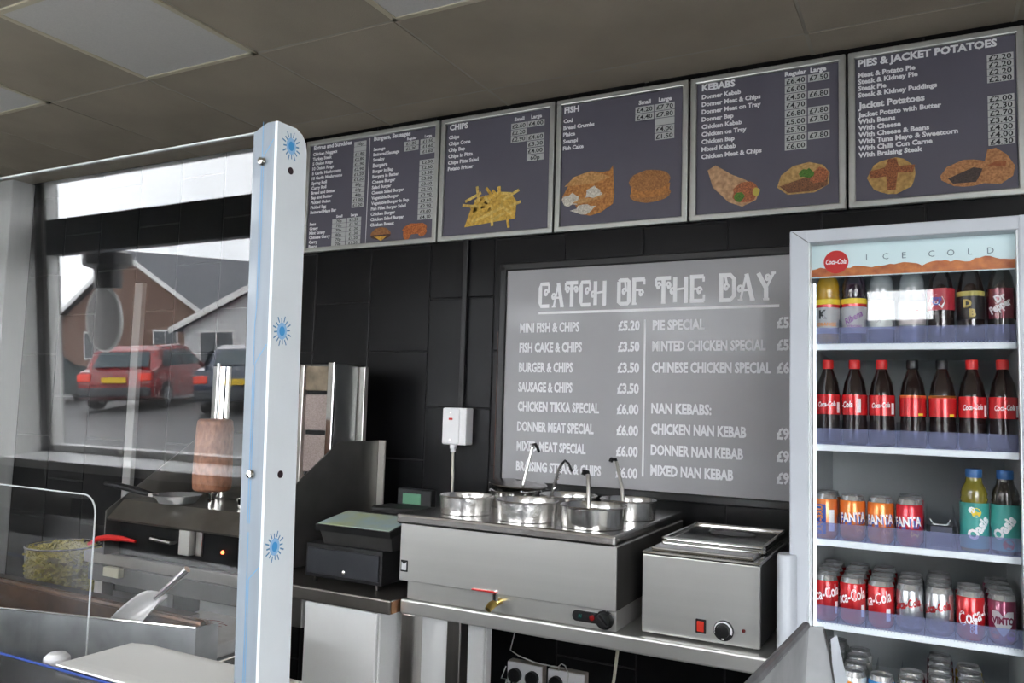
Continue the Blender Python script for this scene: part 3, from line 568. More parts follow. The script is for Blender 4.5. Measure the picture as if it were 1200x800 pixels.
# ---------------------------------------------------------------- box warmer
t = thing('wet_well_warmer', 'smaller stainless steel box warmer with red switch, beside the fridge', 'food warmer', (-.56, 2.46, ZB))
x0, x1, y0, y1 = -.718, -.400, 2.19, 2.72
obj('box_body', MB().box(x0, x1-.002, y0, y1, ZB+.006, -.392, .003), STEEL, t)
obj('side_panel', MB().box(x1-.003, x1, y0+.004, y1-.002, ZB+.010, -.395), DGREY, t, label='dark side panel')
obj('top_rim', MB().box(x0-.002, x1+.002, y0-.003, y1+.002, -.394, -.383, .005), CHROME, t)
for px_ in (x0+.03, x1-.03):
    for py_ in (y0+.03, y1-.03): obj('foot', MB().lathe([(.012, 0), (.012, .008)], (px_, py_, ZB+.0005), 12), BLACK, t)
t2 = thing('warmer_lid', 'flat steel lid with a recessed oval grip on top of the box warmer', 'lid', (-.56, 2.5, -.383))
l = MB(); l.box(x0+.012, x1-.012, y0+.13, y1-.01, -.3825, -.368, .007)
obj('lid_plate', l, CHROME, t2)
rim = MB()
for a, b, c, d in ((x0+.012, x1-.012, y0+.13, y0+.145), (x0+.012, x1-.012, y1-.03, y1-.014), (x0+.012, x0+.026, y0+.13, y1-.014), (x1-.026, x1-.012, y0+.13, y1-.014)): rim.box(a, b, c, d, -.373, -.360, .006)
obj('lid_rim', rim, CHROME, t2)
obj('recess', MB().lathe([(0, 0), (.05, 0), (.058, .002), (.062, .001)], n=30, M=Matrix.Translation((-.55, 2.55, -.3675)) @ Matrix.Diagonal((1.1, .8, 1, 1))), DSTEEL, t2, True, label='dark oval grip recess')
t3 = obj('front_tray', MB().box(x0+.02, x1-.02, y0+.012, y0+.125, -.3835, -.372, .006), CHROME, t)
sw = obj('rocker_switch', MB().box(-.568, -.540, y0-.004, y0, -.582, -.545, .002), BLACK, t)
obj('rocker', MB().box(-.564, -.545, y0-.008, y0-.004, -.577, -.550, .002), mat('lit_red_rocker', (.55, .04, .025), .25, emit=(.8, .05, .02), estr=.004), sw, label='glowing red rocker')
dl = obj('thermostat_dial', MB().lathe([(.0265, 0), (.0265, .004), (.018, .007), (.0165, .018), (0, .019)], n=32, M=rotx(PI/2, (-.494, y0, -.566))), BLACK, t, True)
m = MB(); 
for k in range(12):
    a0 = math.radians(-20+k*18.5); a1 = a0+math.radians(18.5); c_ = (-.494, -.566)
    m.add([(c_[0]+r*math.cos(a), y0-.0078, c_[1]+r*math.sin(a)) for a in (a0, a1) for r in ((.024), (.024-.001-.0045*(1-k/12)))], [(0, 1, 3, 2)])
obj('scale_ring', m, WHITEP2, dl, label='white tapering scale ring', recalc=False)
obj('pointer', MB().box(-.498, -.492, y0-.0082, y0-.007, -.589, -.583), WHITEP2, dl)
obj('pilot_lamp', MB().lathe([(.005, 0), (.004, .004), (0, .005)], n=12, M=rotx(PI/2, (-.443, y0, -.560))), mat('dark_red_lens', (.15, .01, .01), .25), t, True, label='small dark red pilot lamp')

# ---------------------------------------------------------------- till
t = thing('cash_box', 'black cash drawer with a round silver lock at the end of the bench', 'cash drawer', (-1.74, 2.36, ZB))
a0, a1, b0, b1 = -1.905, -1.586, 2.175, 2.545
obj('drawer_case', MB().box(a0, a1, b0, b1, ZB+.020, -.478, .003), BLACKM, t)
df = obj('drawer_front', MB().box(a0+.012, a1-.010, b0-.006, b0+.002, ZB+.032, -.492, .002), DRAWERM, t)
obj('lock', MB().lathe([(.0075, 0), (.0075, .004), (.004, .006), (0, .0062)], n=16, M=rotx(PI/2, (-1.735, b0-.006, -.560))), CHROME, df, True)
for x in (a0+.03, a1-.03):
    for y in (b0+.02, b1-.03): obj('foot', MB().box(x-.004, x+.004, y-.004, y+.004, ZB+.0005, ZB+.020), DSTEEL, t)
t = thing('cash_register', 'black cash register with a reflection-painted keyboard sheet, standing on the drawer', 'till', (-1.72, 2.36, -.478))
obj('register_case', MB().add([(-1.842, 2.190, -.477), (-1.560, 2.190, -.477), (-1.560, 2.50, -.477), (-1.842, 2.50, -.477), (-1.850, 2.172, -.425), (-1.553, 2.172, -.425), (-1.553, 2.40, -.398), (-1.850, 2.40, -.398)],
    [(0, 1, 2, 3), (4, 5, 6, 7), (0, 1, 5, 4), (1, 2, 6, 5), (2, 3, 7, 6), (3, 0, 4, 7)]), mat('dark_grey_plastic', (.035, .034, .033), .4, noise=.2), t)
obj('lip', MB().add([(-1.856, 2.162, -.432), (-1.549, 2.162, -.432), (-1.549, 2.36, -.398), (-1.856, 2.36, -.398), (-1.856, 2.158, -.410), (-1.549, 2.158, -.410), (-1.549, 2.34, -.380), (-1.856, 2.34, -.380)],
    [(0, 1, 2, 3), (4, 5, 6, 7), (0, 1, 5, 4), (1, 2, 6, 5), (2, 3, 7, 6), (3, 0, 4, 7)]), BLACK, t)
KB = mat('keyboard_sheet', (.50, .66, .74), .25, col2=(.62, .68, .36), nscale=9, coat=.5)  # blue and yellow mix paints a reflection into the sheet colour
obj('keyboard_sheet', MB().add([(-1.850, 2.164, -.4095), (-1.556, 2.164, -.4095), (-1.560, 2.315, -.3845), (-1.850, 2.315, -.3845), (-1.850, 2.164, -.407), (-1.556, 2.164, -.407), (-1.560, 2.315, -.382), (-1.850, 2.315, -.382)],
    [(0, 1, 2, 3), (4, 5, 6, 7), (0, 1, 5, 4), (1, 2, 6, 5), (2, 3, 7, 6), (3, 0, 4, 7)]), KB, t, label='keyboard sheet with painted blue and yellow reflection')
obj('printer_hood', MB().box(-1.83, -1.58, 2.42, 2.54, -.477, -.372, .01), BLACKM, t)
dp = obj('customer_display', MB().box(-1.80, -1.646, 2.545, 2.58, -.385, -.315, .006), BLACK, t)
obj('display_window', MB().box(-1.772, -1.692, 2.5425, 2.546, -.370, -.332), mat('green_display', (.10, .24, .15), .3, emit=(.06, .22, .10), estr=.006), dp, label='green display window')
obj('display_base', MB().box(-1.76, -1.69, 2.55, 2.58, -.477, -.380, .003), BLACKM, t)

# ---------------------------------------------------------------- kebab grill
kg = thing('kebab_grill', 'upright gas kebab grill in grey steel with sloping side guards', 'grill', (-2.42, 2.45, ZB))
def guard(x, x2): return MB().add([(xx, y, z) for xx in (x, x2) for y, z in ((2.06, -.60), (2.06, -.435), (2.10, -.41), (2.50, -.153), (2.76, -.153), (2.76, -.60))],
    [tuple(range(6)), tuple(range(11, 5, -1))]+[(i, (i+1) % 6, 6+(i+1) % 6, 6+i) for i in range(6)])
GUARD = mat('grey_guard_steel', (.25, .245, .235), .40, .85, noise=.25, nscale=4, bump=.08, bscale=50)
obj('side_guard', guard(-2.056, -2.050), GUARD, kg, label='right sloping side guard')
obj('guard_flange', MB().box(-2.049, -2.018, 2.752, 2.760, -.60, -.153), mat('pale_flange', (.62, .60, .55), .4, .5), kg)
obj('side_guard', guard(-2.80, -2.794), GUARD, kg, label='left sloping side guard')
obj('grill_body', MB().box(-2.79, -2.06, 2.12, 2.73, ZB+.002, -.472, .004), mat('dark_enamel', (.010, .010, .011), .6, noise=.3, spec=.15), kg)
obj('back_sheet', MB().box(-2.79, -2.06, 2.735, 2.745, -.455, -.16), GUARD, kg)
obj('drip_tray', MB().add([(-2.79, 2.13, -.398), (-2.06, 2.13, -.398), (-2.06, 2.72, -.392), (-2.79, 2.72, -.392), (-2.79, 2.06, -.462), (-2.06, 2.06, -.462), (-2.79, 2.065, -.47), (-2.06, 2.065, -.47), (-2.79, 2.72, -.47), (-2.06, 2.72, -.47)],
    [(0, 1, 2, 3), (4, 5, 1, 0), (6, 7, 5, 4), (6, 8, 9, 7), (3, 2, 9, 8)]), mat('greasy_steel', (.34, .32, .29), .32, .9, noise=.3, nscale=7, bump=.15, bscale=30), kg)
obj('drawer_handle', MB().tube([(-2.56, 2.12, -.52), (-2.56, 2.08, -.52), (-2.46, 2.08, -.525), (-2.46, 2.12, -.525)], .009, 8), CHROME, kg, True)
obj('hinge_plate', MB().box(-2.43, -2.375, 2.09, 2.12, -.565, -.475, .003), STEEL, kg)
obj('hinge_plate', MB().box(-2.365, -2.335, 2.11, 2.12, -.565, -.475, .003), STEELV, kg)
obj('pilot_lamp', MB().lathe([(.007, 0), (.006, .005), (0, .006)], n=12, M=rotx(PI/2, (-2.235, 2.118, -.54))), mat('lit_pilot', (.8, .1, .05), .3, emit=(1, .15, .05), estr=.35), kg, True, label='lit red pilot lamp')
# burner head: side cheek, column, radiant bricks
obj('burner_case', MB().box(-2.50, -2.115, 2.60, 2.70, -.44, .155, .004), DSTEEL, kg)
obj('cheek_panel', MB().box(-2.110, -2.100, 2.52, 2.66, -.42, .150, .003), mat('cheek_steel', (.30, .31, .31), .35, .9, noise=.1, nscale=8), kg)
obj('cheek_edge', MB().box(-2.130, -2.098, 2.507, 2.522, -.42, .158, .003), CHROME, kg, label='bright front edge')
obj('back_flange', MB().box(-2.112, -2.068, 2.665, 2.690, -.42, .148, .003), mat('satin_flange', (.60, .58, .54), .35, .8), kg)
RAD = mat('radiant_ceramic', (.42, .34, .31), .8, noise=.25, nscale=160, bump=.6, bscale=260)
RADT = mat('burnt_tan_steel', (.30, .24, .17), .5, .3, noise=.8, nscale=9)
for i, x in enumerate((-2.49, -2.305)):
    obj('top_plate', MB().box(x, x+.175, 2.575, 2.60, .045, .145, .003), RADT, kg)
    for z0, z1 in ((-.115, .030), (-.285, -.135), (-.43, -.30)):
        obj('radiant_panel', MB().box(x, x+.175, 2.58, 2.60, z0, z1, .003), RAD, kg)
        obj('burner_gap', MB().box(x, x+.175, 2.588, 2.60, z1, z1+.017), BLACKM, kg)
for x in (-2.312, -2.130): obj('burner_post', MB().box(x-.008, x+.012, 2.56, 2.60, -.44, .150, .003), STEELV, kg)
t = thing('kebab_spit', 'compact brown doner meat cylinder on an upright steel spit', 'kebab', (-2.42, 2.22, -.40))
MEAT = mat('doner_meat', (.34, .15, .085), .6, noise=.35, nscale=70, bump=.7, bscale=120, stretch=(1, 1, .5))
pr = [(0, -.345), (.060, -.345), (.069, -.337), (.072, -.31), (.071, -.25), (.069, -.18), (.067, -.11), (.064, -.085), (.056, -.077), (0, -.075)]
obj('meat', MB().lathe(pr, (-2.42, 2.22, 0), 40), MEAT, t, True)
obj('spit_rod', MB().lathe([(.006, -.386), (.006, .135), (0, .137)], (-2.42, 2.22, 0), 12), CHROME, t, True)
obj('spit_socket', MB().lathe([(.014, -.3955), (.014, -.380), (.009, -.375), (.009, -.347)], (-2.42, 2.22, 0), 16), CHROME, t, True)
obj('spit_plate', MB().lathe([(.03, -.352), (.03, -.346)], (-2.42, 2.22, 0), 20), CHROME, t, True)
t = thing('heat_shield', 'curved bright steel shield standing behind the spit above the meat', 'shield', (-2.555, 2.36, -.39))
n = 14; vs = []
for z in (-.39, .13):
    for rr in (.050, .053):
        for i in range(n+1): a = math.radians(200+140*i/n); vs.append((-2.555+rr*math.cos(a), 2.38+rr*math.sin(a)*.8, z))
N1 = n+1
fs = [(i, i+1, 2*N1+i+1, 2*N1+i) for i in range(n)]+[(N1+i, 3*N1+i, 3*N1+i+1, N1+i+1) for i in range(n)]
obj('shield_sheet', MB().add(vs, fs), CHROME, t, True)
t = thing('frying_pan', 'light grey frying pan with a black handle on the kebab grill tray', 'pan', (-2.53, 2.13, -.395))
obj('pan_body', MB().lathe([(0, 0), (.065, 0), (.085, .028), (.089, .030), (.084, .026), (.064, .004), (0, .004)], (-2.53, 2.16, -.393), 36, cap=False), mat('light_grey_pan', (.42, .43, .44), .35, .6), t, True)
obj('handle_bracket', MB().box(-2.640, -2.608, 2.115, 2.14, -.378, -.362, .003), CHROME, t)
obj('pan_handle', MB().tube([(-2.63, 2.13, -.370), (-2.70, 2.11, -.356), (-2.78, 2.09, -.342), (-2.84, 2.08, -.336)], [.010, .013, .012, .008], 10), BLACK, t, True)
for lb, x, y, L in (('long dark steel kebab knife lying behind the spit', -2.30, 2.30, .26),):
    t = thing('kebab_knife', lb, 'knife', (x, y, -.385))
    obj('blade', MB().box(x-.12, x+.06, y-.012, y+.012, -.384, -.380, .001), DSTEEL, t)
    obj('knife_handle', MB().box(x+.06, x+.16, y-.012, y+.012, -.389, -.372, .005), BLACK, t)
t = thing('small_steel_cup', 'small shiny steel cup on the grill tray right of the spit', 'cup', (-2.24, 2.19, -.39))
obj('cup_wall', MB().lathe([(.018, 0), (.022, .035), (.020, .035), (.016, .002), (0, .002)], (-2.24, 2.20, -.394), 18, cap=False), CHROME, t, True)
tag(obj('red_handled_knife', MB().tube([(-2.85, 2.035, -.563), (-2.80, 2.035, -.538), (-2.74, 2.035, -.527), (-2.66, 2.035, -.524), (-2.59, 2.035, -.527)], [.006, .010, .012, .010, .005], 8), RED, smooth=True), 'red curved handle sticking out left of the kebab grill', 'handle')
tag(obj('pale_block', MB().box(-2.84, -2.75, 2.095, 2.13, -.690, -.655, .003), mat('cream_block', (.55, .52, .40), .6)), 'small cream block under the left end of the grill bench', 'block')
tag(obj('white_trunking', MB().box(-3.755, -3.695, 2.845, 2.8735, -.60, .60, .004), mat('grey_trunking', (.30, .30, .29), .5)), 'vertical white trunking strip on the tiles left of the kebab grill', 'trunking')
for k, (x0_, x1_, lb) in enumerate(((-2.72, -2.60, 'narrow pale panel below the kebab grill, left one'), (-2.45, -2.18, 'wide pale panel below the kebab grill, right one'))):
    tag(obj('pale_board', MB().box(x0_, x1_, 2.20+.02*k, 2.23+.02*k, -1.2, -.70, .004), mat('dull_panel', (.30, .30, .29), .5, noise=.1)), lb, 'panel')
t = thing('chip_tub', 'clear round tub heaped with yellow-green cut chips', 'tub', (-3.35, 2.2, -.84))
obj('tub_wall', MB().lathe([(.133, -.235), (.146, 0), (.150, .005), (.143, 0), (.130, -.23)], (-3.36, 2.28, -.655), 44, cap=False), TUBP, t, True)
obj('wire_rim', MB().lathe([(.146+.004*math.cos(a*PI/4), .004+.004*math.sin(a*PI/4)) for a in range(9)], (-3.36, 2.28, -.655), 44, cap=False), CHROME, t, True)
m = MB(); rr = random.Random(5)
for i in range(900):
    a = rr.uniform(0, 2*PI); z = rr.uniform(-.22, -.01)
    if i < 280: r_ = .128*math.sqrt(rr.random()); z = -.02+.025*(1-(r_/.128)**2)+rr.uniform(-.01, .01)
    else: r_ = .122+.012*(z+.24)/.24+rr.uniform(-.01, .002)
    L = rr.uniform(.010, .022)
    m.box(-L, L, -.004, .004, -.004, .004, 0, Matrix.Translation((-3.36+r_*math.cos(a), 2.28+r_*math.sin(a), -.655+z)) @ Matrix.Rotation(rr.uniform(0, PI), 4, 'Z') @ Matrix.Rotation(rr.uniform(-.7, .7), 4, 'Y'))
o = obj('chips', m, mat('raw_chips', (.50, .42, .10), .5, noise=.4, nscale=40, col2=(.30, .25, .04)), t); o['kind'] = 'stuff'
obj('tub_core', MB().lathe([(.108, -.228), (.116, -.03), (0, -.02)], (-3.36, 2.28, -.655), 24), mat('chips_inner', (.22, .17, .03), .7), t, True)
t = thing('tub_stand', 'low dark steel stand under the tub of chips', 'stand', (-3.33, 2.28, ZF))
obj('stand_top', MB().box(-3.60, -3.06, 2.03, 2.55, -.925, -.8915, .004), DSTEEL, t)
for x in (-3.57, -3.09):
    for y in (2.06, 2.52): obj('leg', MB().box(x-.02, x+.02, y-.02, y+.02, ZF+.001, -.925, .003), DSTEEL, t)

# ---------------------------------------------------------------- front counter and sneeze guard
CZ = -.392
t = thing('front_counter', 'black front counter below the acrylic screen at lower left', 'counter', (-1.9, .45, ZF))
obj('counter_top', MB().box(-3.6, -.695, .30, .765, CZ-.035, CZ-.001, .004), mat('black_counter_top', (.012, .013, .016), .25, noise=.3), t)
obj('counter_front', MB().box(-3.55, -.74, .36, .70, ZF+.001, CZ-.035, .004), mat('counter_front_laminate', (.12, .12, .13), .5), t)
obj('film_edge', MB().box(-3.6, -.695, .765, .767, CZ-.008, CZ), mat('blue_film_edge', (.05, .10, .40), .4), t, label='blue film edge')
sg = thing('sneeze_guard', 'tall clear acrylic counter screen in a white filmed upright post with blue flower prints', 'screen', (-1.7, .75, CZ))
TILT = math.radians(-3.5)
def tm(y): return Matrix.Translation((0, .75, CZ)) @ Matrix.Rotation(-TILT, 4, 'X')
# tilt: the top leans towards the camera
tl = Matrix.Translation((0, .75, CZ)) @ Matrix.Rotation(math.radians(3.5), 4, 'X')
cpn = obj('clear_panel', MB().box(-3.4, -.745, .750, .755, CZ, CZ+.735), ACRY, sg)
obj('panel_edge', MB().box(-3.4, -.745, .7497, .7553, CZ+.735, CZ+.7368), EDGE, sg, label='bright polished top edge')
FILM = mat('filmed_white_post', (.86, .91, .95), .35, noise=.04, nscale=10, coat=.3)
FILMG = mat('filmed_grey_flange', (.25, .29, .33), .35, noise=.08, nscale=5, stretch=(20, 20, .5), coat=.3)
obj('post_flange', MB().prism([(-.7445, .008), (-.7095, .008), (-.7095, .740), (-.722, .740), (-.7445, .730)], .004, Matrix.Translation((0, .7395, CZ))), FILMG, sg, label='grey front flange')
sp = [(.748, 0), (.748, .740)]
prof = [(.7395, .008), (.7395, .740), (.772, .740), (.783, .735), (.790, .726), (.792, .714), (.792, .008)]
obj('post_side', MB().add([(x, y, CZ+z) for x in (-.7095, -.7055) for y, z in prof], [tuple(range(7)), tuple(range(13, 6, -1))]+[(i, (i+1) % 7, 7+(i+1) % 7, 7+i) for i in range(7)]), FILM, sg, label='white side face')
for z in (.30, -.085): obj('screw', MB().lathe([(.0055, 0), (.0058, .002), (.0042, .005), (0, .0062)], n=18, M=rotx(PI/2, (-.728, .7395, z+.004*(z < 0)))), CHROME, sg, True)
for z in (.292, -.082): obj('bolt_hole', MB().lathe([(.0045, 0), (.0045, .0006)], n=16, M=roty(PI/2, (-.7056, .764, z))), mat('dark_hole', (.03, .015, .02), .8), sg)
BL1 = mat('blue_flower_centre', (.07, .36, .75), .4); BL2 = mat('blue_flower_ray', (.12, .30, .52), .4); BL3 = mat('blue_flower_halo', (.34, .60, .88), .4)
XF = -.7053
for z, y in ((.323, .7635), (.092, .7585), (-.168, .7585)):
    obj('flower_print', MB().add([(XF, y+.0105*math.cos(2*PI*i/20)*.8, z+.0105*math.sin(2*PI*i/20)) for i in range(20)], [tuple(range(20))]), BL3, sg, recalc=False)
    obj('flower_print', MB().add([(XF+.0002, y+.006*math.cos(2*PI*i/16)*.8, z+.006*math.sin(2*PI*i/16)) for i in range(16)], [tuple(range(16))]), BL1, sg, recalc=False)
    m = MB()
    for k in range(16):
        a = 2*PI*k/16+.1; c_, s_ = math.cos(a), math.sin(a); r0 = .0115 if k % 2 else .010; r1 = .019 if k % 2 else .016; w = .0009
        m.add([(XF+.0001, y+(r0*c_-w*s_)*.85, z+r0*s_+w*c_), (XF+.0001, y+(r0*c_+w*s_)*.85, z+r0*s_-w*c_), (XF+.0001, y+(r1*c_+w*s_)*.85, z+r1*s_-w*c_), (XF+.0001, y+(r1*c_-w*s_)*.85, z+r1*s_+w*c_)], [(0, 1, 2, 3)])
    o = obj('flower_rays', m, BL2, sg, recalc=False); o['kind'] = 'stuff'
def fline(pts, w=.0012):
    m = MB()
    for a, b in zip(pts[:-1], pts[1:]):
        d = Vector((b[0]-a[0], b[1]-a[1])).normalized(); n_ = Vector((-d.y, d.x))*w/2
        m.add([(a[0]+n_.x, .7392, a[1]+n_.y), (a[0]-n_.x, .7392, a[1]-n_.y), (b[0]-n_.x, .7392, b[1]-n_.y), (b[0]+n_.x, .7392, b[1]+n_.y)], [(0, 1, 2, 3)])
    obj('film_line', m, BL2, sg, recalc=False)
fline([(-.729, .350), (-.729, .302)]); fline([(-.7295, .294), (-.7295, .12), (-.7312, .10), (-.7312, .05)]); fline([(-.7265, .294), (-.7265, .13)])
fline([(-.711, .326), (-.727, .306)]); fline([(-.711, .075), (-.7285, .052), (-.7285, -.08)]); fline([(-.7315, .04), (-.7315, -.14)]); fline([(-.7285, -.088), (-.7285, -.14)])
fline([(-.7295, -.15), (-.7295, -.38)]); fline([(-.711, -.19), (-.7265, -.205), (-.7265, -.38)])
GP = Matrix.Translation((0, .752, -.0575)) @ Matrix.Rotation(math.radians(3.14), 4, 'X') @ Matrix.Translation((0, -.75, .05))
GT = Matrix.Translation((0, .7374, -.0575)) @ Matrix.Rotation(math.radians(1.4), 4, 'X') @ Matrix.Translation((0, -.75, .05))
for o_ in sg.children:
    w_ = wloc(sg)
    if 'panel' in o_.name: o_.data.transform(Matrix.Translation(-w_) @ GP @ Matrix.Translation(w_)); continue
    o_.data.transform(Matrix.Translation(-w_) @ GT @ Matrix.Translation(w_))
# smaller inner screen with rounded corner
t = thing('small_acrylic_screen', 'smaller clear acrylic screen with a rounded bright corner behind the tall one', 'screen', (-2.0, 1.0, -.56))
P = [(-3.2, -.56), (-3.2, -.184)]+[(-1.425+.035*math.cos(a*PI/12)-.0, -.222+.035*math.sin(a*PI/12)) for a in range(6, -1, -1)]+[(-1.388, -.56)]
obj('clear_panel', MB().prism(P, .004, Matrix.Translation((0, 1.0, 0))), ACRY, t)
obj('bright_edge', MB().tube([(x, 1.002, z) for x, z in P[1:]], .0016, 6), EDGE, t, True)

t = thing('paper_sheets', 'stack of white wrapping paper lying behind the acrylic screen', 'paper', (-.95, .83, CZ))
for k in range(4):
    obj('paper_sheet', MB().box(-1.125, -.80, .768, .905-.004*k, .0006, .0028, 0, Matrix.Translation((.002*k, 0, CZ+.0025*k-.004)) @ Matrix.Rotation(.004*(k-2), 4, 'Z')), PAPER, t)
t0 = thing('back_shelf', 'steel shelf carrying the white paper behind the counter', 'shelf', (-.97, .85, CZ-.02))
obj('shelf_board', MB().box(-1.13, -.80, .766, .90, CZ-.03, CZ-.0045, .003), STEELTOP, t0)
# chip scuttle
t = thing('chip_scuttle', 'open stainless steel chip scuttle with a greasy brown rim', 'scuttle', (-1.7, 1.1, -.60))
SC1 = mat('scuttle_steel', (.46, .48, .49), .30, .6, noise=.45, nscale=9, bump=.1, bscale=40)
SC2 = mat('greasy_brown_steel', (.11, .055, .028), .3, .5, noise=.6, nscale=12, bump=.2, bscale=40)
zr = -.42; q = [(-2.6, 1.22), (-1.205, 1.095), (-2.6, .80)]
def wall(a, b, z0, z1, th=.004, zt0=None):
    d = Vector((b[0]-a[0], b[1]-a[1])).normalized(); n_ = Vector((-d.y, d.x))*th
    vs = [(a[0], a[1], z0), (b[0], b[1], z0), (b[0], b[1], z1), (a[0], a[1], z1)]; vs += [(x+n_.x, y+n_.y, z) for x, y, z in vs]
    return MB().add(vs, [(0, 1, 2, 3), (7, 6, 5, 4), (0, 4, 5, 1), (1, 5, 6, 2), (2, 6, 7, 3), (3, 7, 4, 0)])
obj('front_wall', wall((-2.35, .80), (-1.205, 1.088), -.60, zr), SC1, t)
obj('end_wall', wall((-1.205, 1.088), (-1.198, 1.135), -.60, zr), SC1, t)
obj('back_wall', wall((-1.21, 1.128), (-2.6, 1.138), -.60, zr+.004), SC2, t)
obj('back_rim', MB().tube([(-1.215, 1.112, zr), (-2.6, 1.122, zr+.002)], .006), SC2, t, True)
obj('front_rim', MB().tube([(-2.35, .80, zr), (-1.205, 1.088, zr)], .0022), CHROME, t, True)
obj('tray_floor', MB().add([(-2.35, .80, -.598), (-1.205, 1.088, -.598), (-1.20, 1.125, -.598), (-2.6, 1.135, -.598)], [(0, 1, 2, 3)]), SC2, t)
obj('greasy_ledge', MB().box(-2.6, -1.32, 1.135, 1.20, zr-.03, zr-.012, .003), mat('brown_ledge', (.05, .035, .025), .35, noise=.5), t)
t = thing('chip_scoop', 'bent aluminium chip scoop with a tubular handle resting in the scuttle', 'scoop', (-1.42, 1.10, -.43))
SCOOP = mat('scratched_aluminium', (.62, .61, .60), .30, .45, noise=.2, nscale=18, bump=.15, bscale=60)
vs = []; nu, nv = 10, 12
C0 = Vector((-1.205-.09, 1.13, -.365)); 
O = Vector((-1.313, 1.100, -.345)); Fd = Vector((-.140, -.012, -.082)); Sd = Vector((.004, -.012, -.066)); Nn = Fd.cross(Sd).normalized()
for i in range(nu+1):
    u = i/nu
    for j in range(nv+1):
        v = (j/nv-.5)*2; w = (.22+.78*math.sin(min(1, u*2.2)*PI/2))*(1-.65*u**4)
        vs.append(O+Fd*u+Sd*(.5+.5*v*w)+Nn*(-.016*(1-v*v)))
fs = [(i*(nv+1)+j, i*(nv+1)+j+1, (i+1)*(nv+1)+j+1, (i+1)*(nv+1)+j) for i in range(nu) for j in range(nv)]
so = obj('scoop_blade', MB().add(vs, fs), SCOOP, t, True)
md = so.modifiers.new('thickness', 'SOLIDIFY'); md.thickness = .0015
obj('scoop_handle', MB().tube([O+Vector((-.012, -.006, -.038)), O+Vector((.020, -.002, -.012)), O+Vector((.056, .006, .022))], [.0058, .0062, .0068], 12), CHROME, t, True)
tag(obj('printed_paper_pack', MB().box(-.16, .16, -.18, .18, -.02, .02, .008, Matrix.Translation((-1.86, 1.66, -.671))), mat('printed_paper', (.60, .60, .60), .7, noise=.12, nscale=20)), 'pack of white greaseproof paper with dark red print below the grill', 'paper')
pk = bpy.data.objects['printed_paper_pack']
pm = mat('dark_red_print', (.22, .03, .035), .7); rr = random.Random(11)
for k in range(9):
    a, b = rr.uniform(-.10, .10), rr.uniform(-.14, .14); s_ = rr.uniform(.018, .028); rt_ = rr.uniform(-.4, .4)
    ring = []
    for i in range(19):
        an = 2*PI*i/18+.6
        ring.append((a+s_*1.5*math.cos(an), b+s_*.7*math.sin(an)))
    m = MB(); vs = []
    for (p_, q_), wd in zip(ring, [1]*19):
        for f_ in (1, .72): vs.append((a+(p_-a)*f_, b+(q_-b)*f_, .0212))
    m.add(vs, [(2*i, 2*i+1, 2*i+3, 2*i+2) for i in range(14)], Matrix.Translation((-1.86, 1.66, -.671)))
    obj('red_print_mark', m, pm, pk)
t = thing('under_shelf', 'low steel shelf holding the printed paper pack', 'shelf', (-1.75, 1.66, ZF))
obj('shelf_top', MB().box(-2.06, -1.69, 1.44, 1.86, -.72, -.6925, .004), STEELTOP, t)
for x in (-2.04, -1.71):
    for y in (1.46, 1.84): obj('leg', MB().box(x-.015, x+.015, y-.015, y+.015, ZF+.001, -.72), STEELV, t)
t = thing('serving_shelf', 'grey steel serving shelf under the scuttle behind the counter', 'shelf', (-1.9, 1.0, ZF))
obj('shelf_top', MB().box(-3.2, -1.18, .785, 1.24, -.625, -.602, .004), mat('pale_steel', (.5, .49, .46), .35, .8, noise=.15), t)
obj('shelf_body', MB().box(-3.15, -1.25, .82, 1.20, ZF+.001, -.625, .004), DSTEEL, t)
t = thing('white_tub_lid', 'small round white cap on the black counter at the lower left edge', 'cap', (-1.15, .80, -.42))
obj('cap_dome', MB().lathe([(.017, -.02), (.0185, 0), (.018, .004), (.012, .010), (0, .012)], (-1.175, .80, -.398), 24), WHITEPL, t, True)
t = bpy.data.objects['white_tub_lid']
# grey holder at the lower right
t = thing('grey_steel_holder', 'worn grey metal hood edge in the foreground in front of the fridge', 'holder', (-.17, 1.15, -.6))
HG = mat('galvanised_grey', (.42, .43, .44), .5, .2, noise=.35, nscale=9, bump=.15, bscale=25); HG2 = mat('galvanised_rim', (.20, .20, .21), .45, .2, noise=.4, nscale=20)

obj('left_side', MB().add([(-.189, 1.40, -.338), (-.214, 1.00, -.338), (-.262, 1.00, -1.0), (-.235, 1.40, -1.0), (-.181, 1.40, -.340), (-.205, 1.00, -.340), (-.25, 1.0, -1.0), (-.225, 1.4, -1.0)], [(0, 1, 2, 3), (4, 7, 6, 5), (0, 4, 5, 1), (3, 2, 6, 7), (0, 3, 7, 4), (1, 5, 6, 2)]), HG, t)
obj('rolled_rim', MB().tube([(-.186, 1.405, -.336), (-.212, .98, -.336)], .0065), HG2, t, True)
obj('back_side', MB().add([(-.190, 1.402, -.337), (-.159, 1.402, -.334), (-.142, 1.402, -.416), (-.10, 1.402, -1.0), (-.235, 1.402, -1.0), (-.190, 1.408, -.337), (-.159, 1.408, -.334), (-.142, 1.408, -.416), (-.10, 1.408, -1.0), (-.235, 1.408, -1.0)], [(0, 1, 2, 3, 4), (9, 8, 7, 6, 5), (0, 5, 6, 1), (1, 6, 7, 2), (2, 7, 8, 3), (3, 8, 9, 4), (4, 9, 5, 0)]), HG, t)
obj('folded_seam', MB().tube([(-.158, 1.399, -.336), (-.149, 1.399, -.375), (-.143, 1.399, -.416), (-.125, 1.399, -.65)], .0018, 6), DSTEEL, t, True)
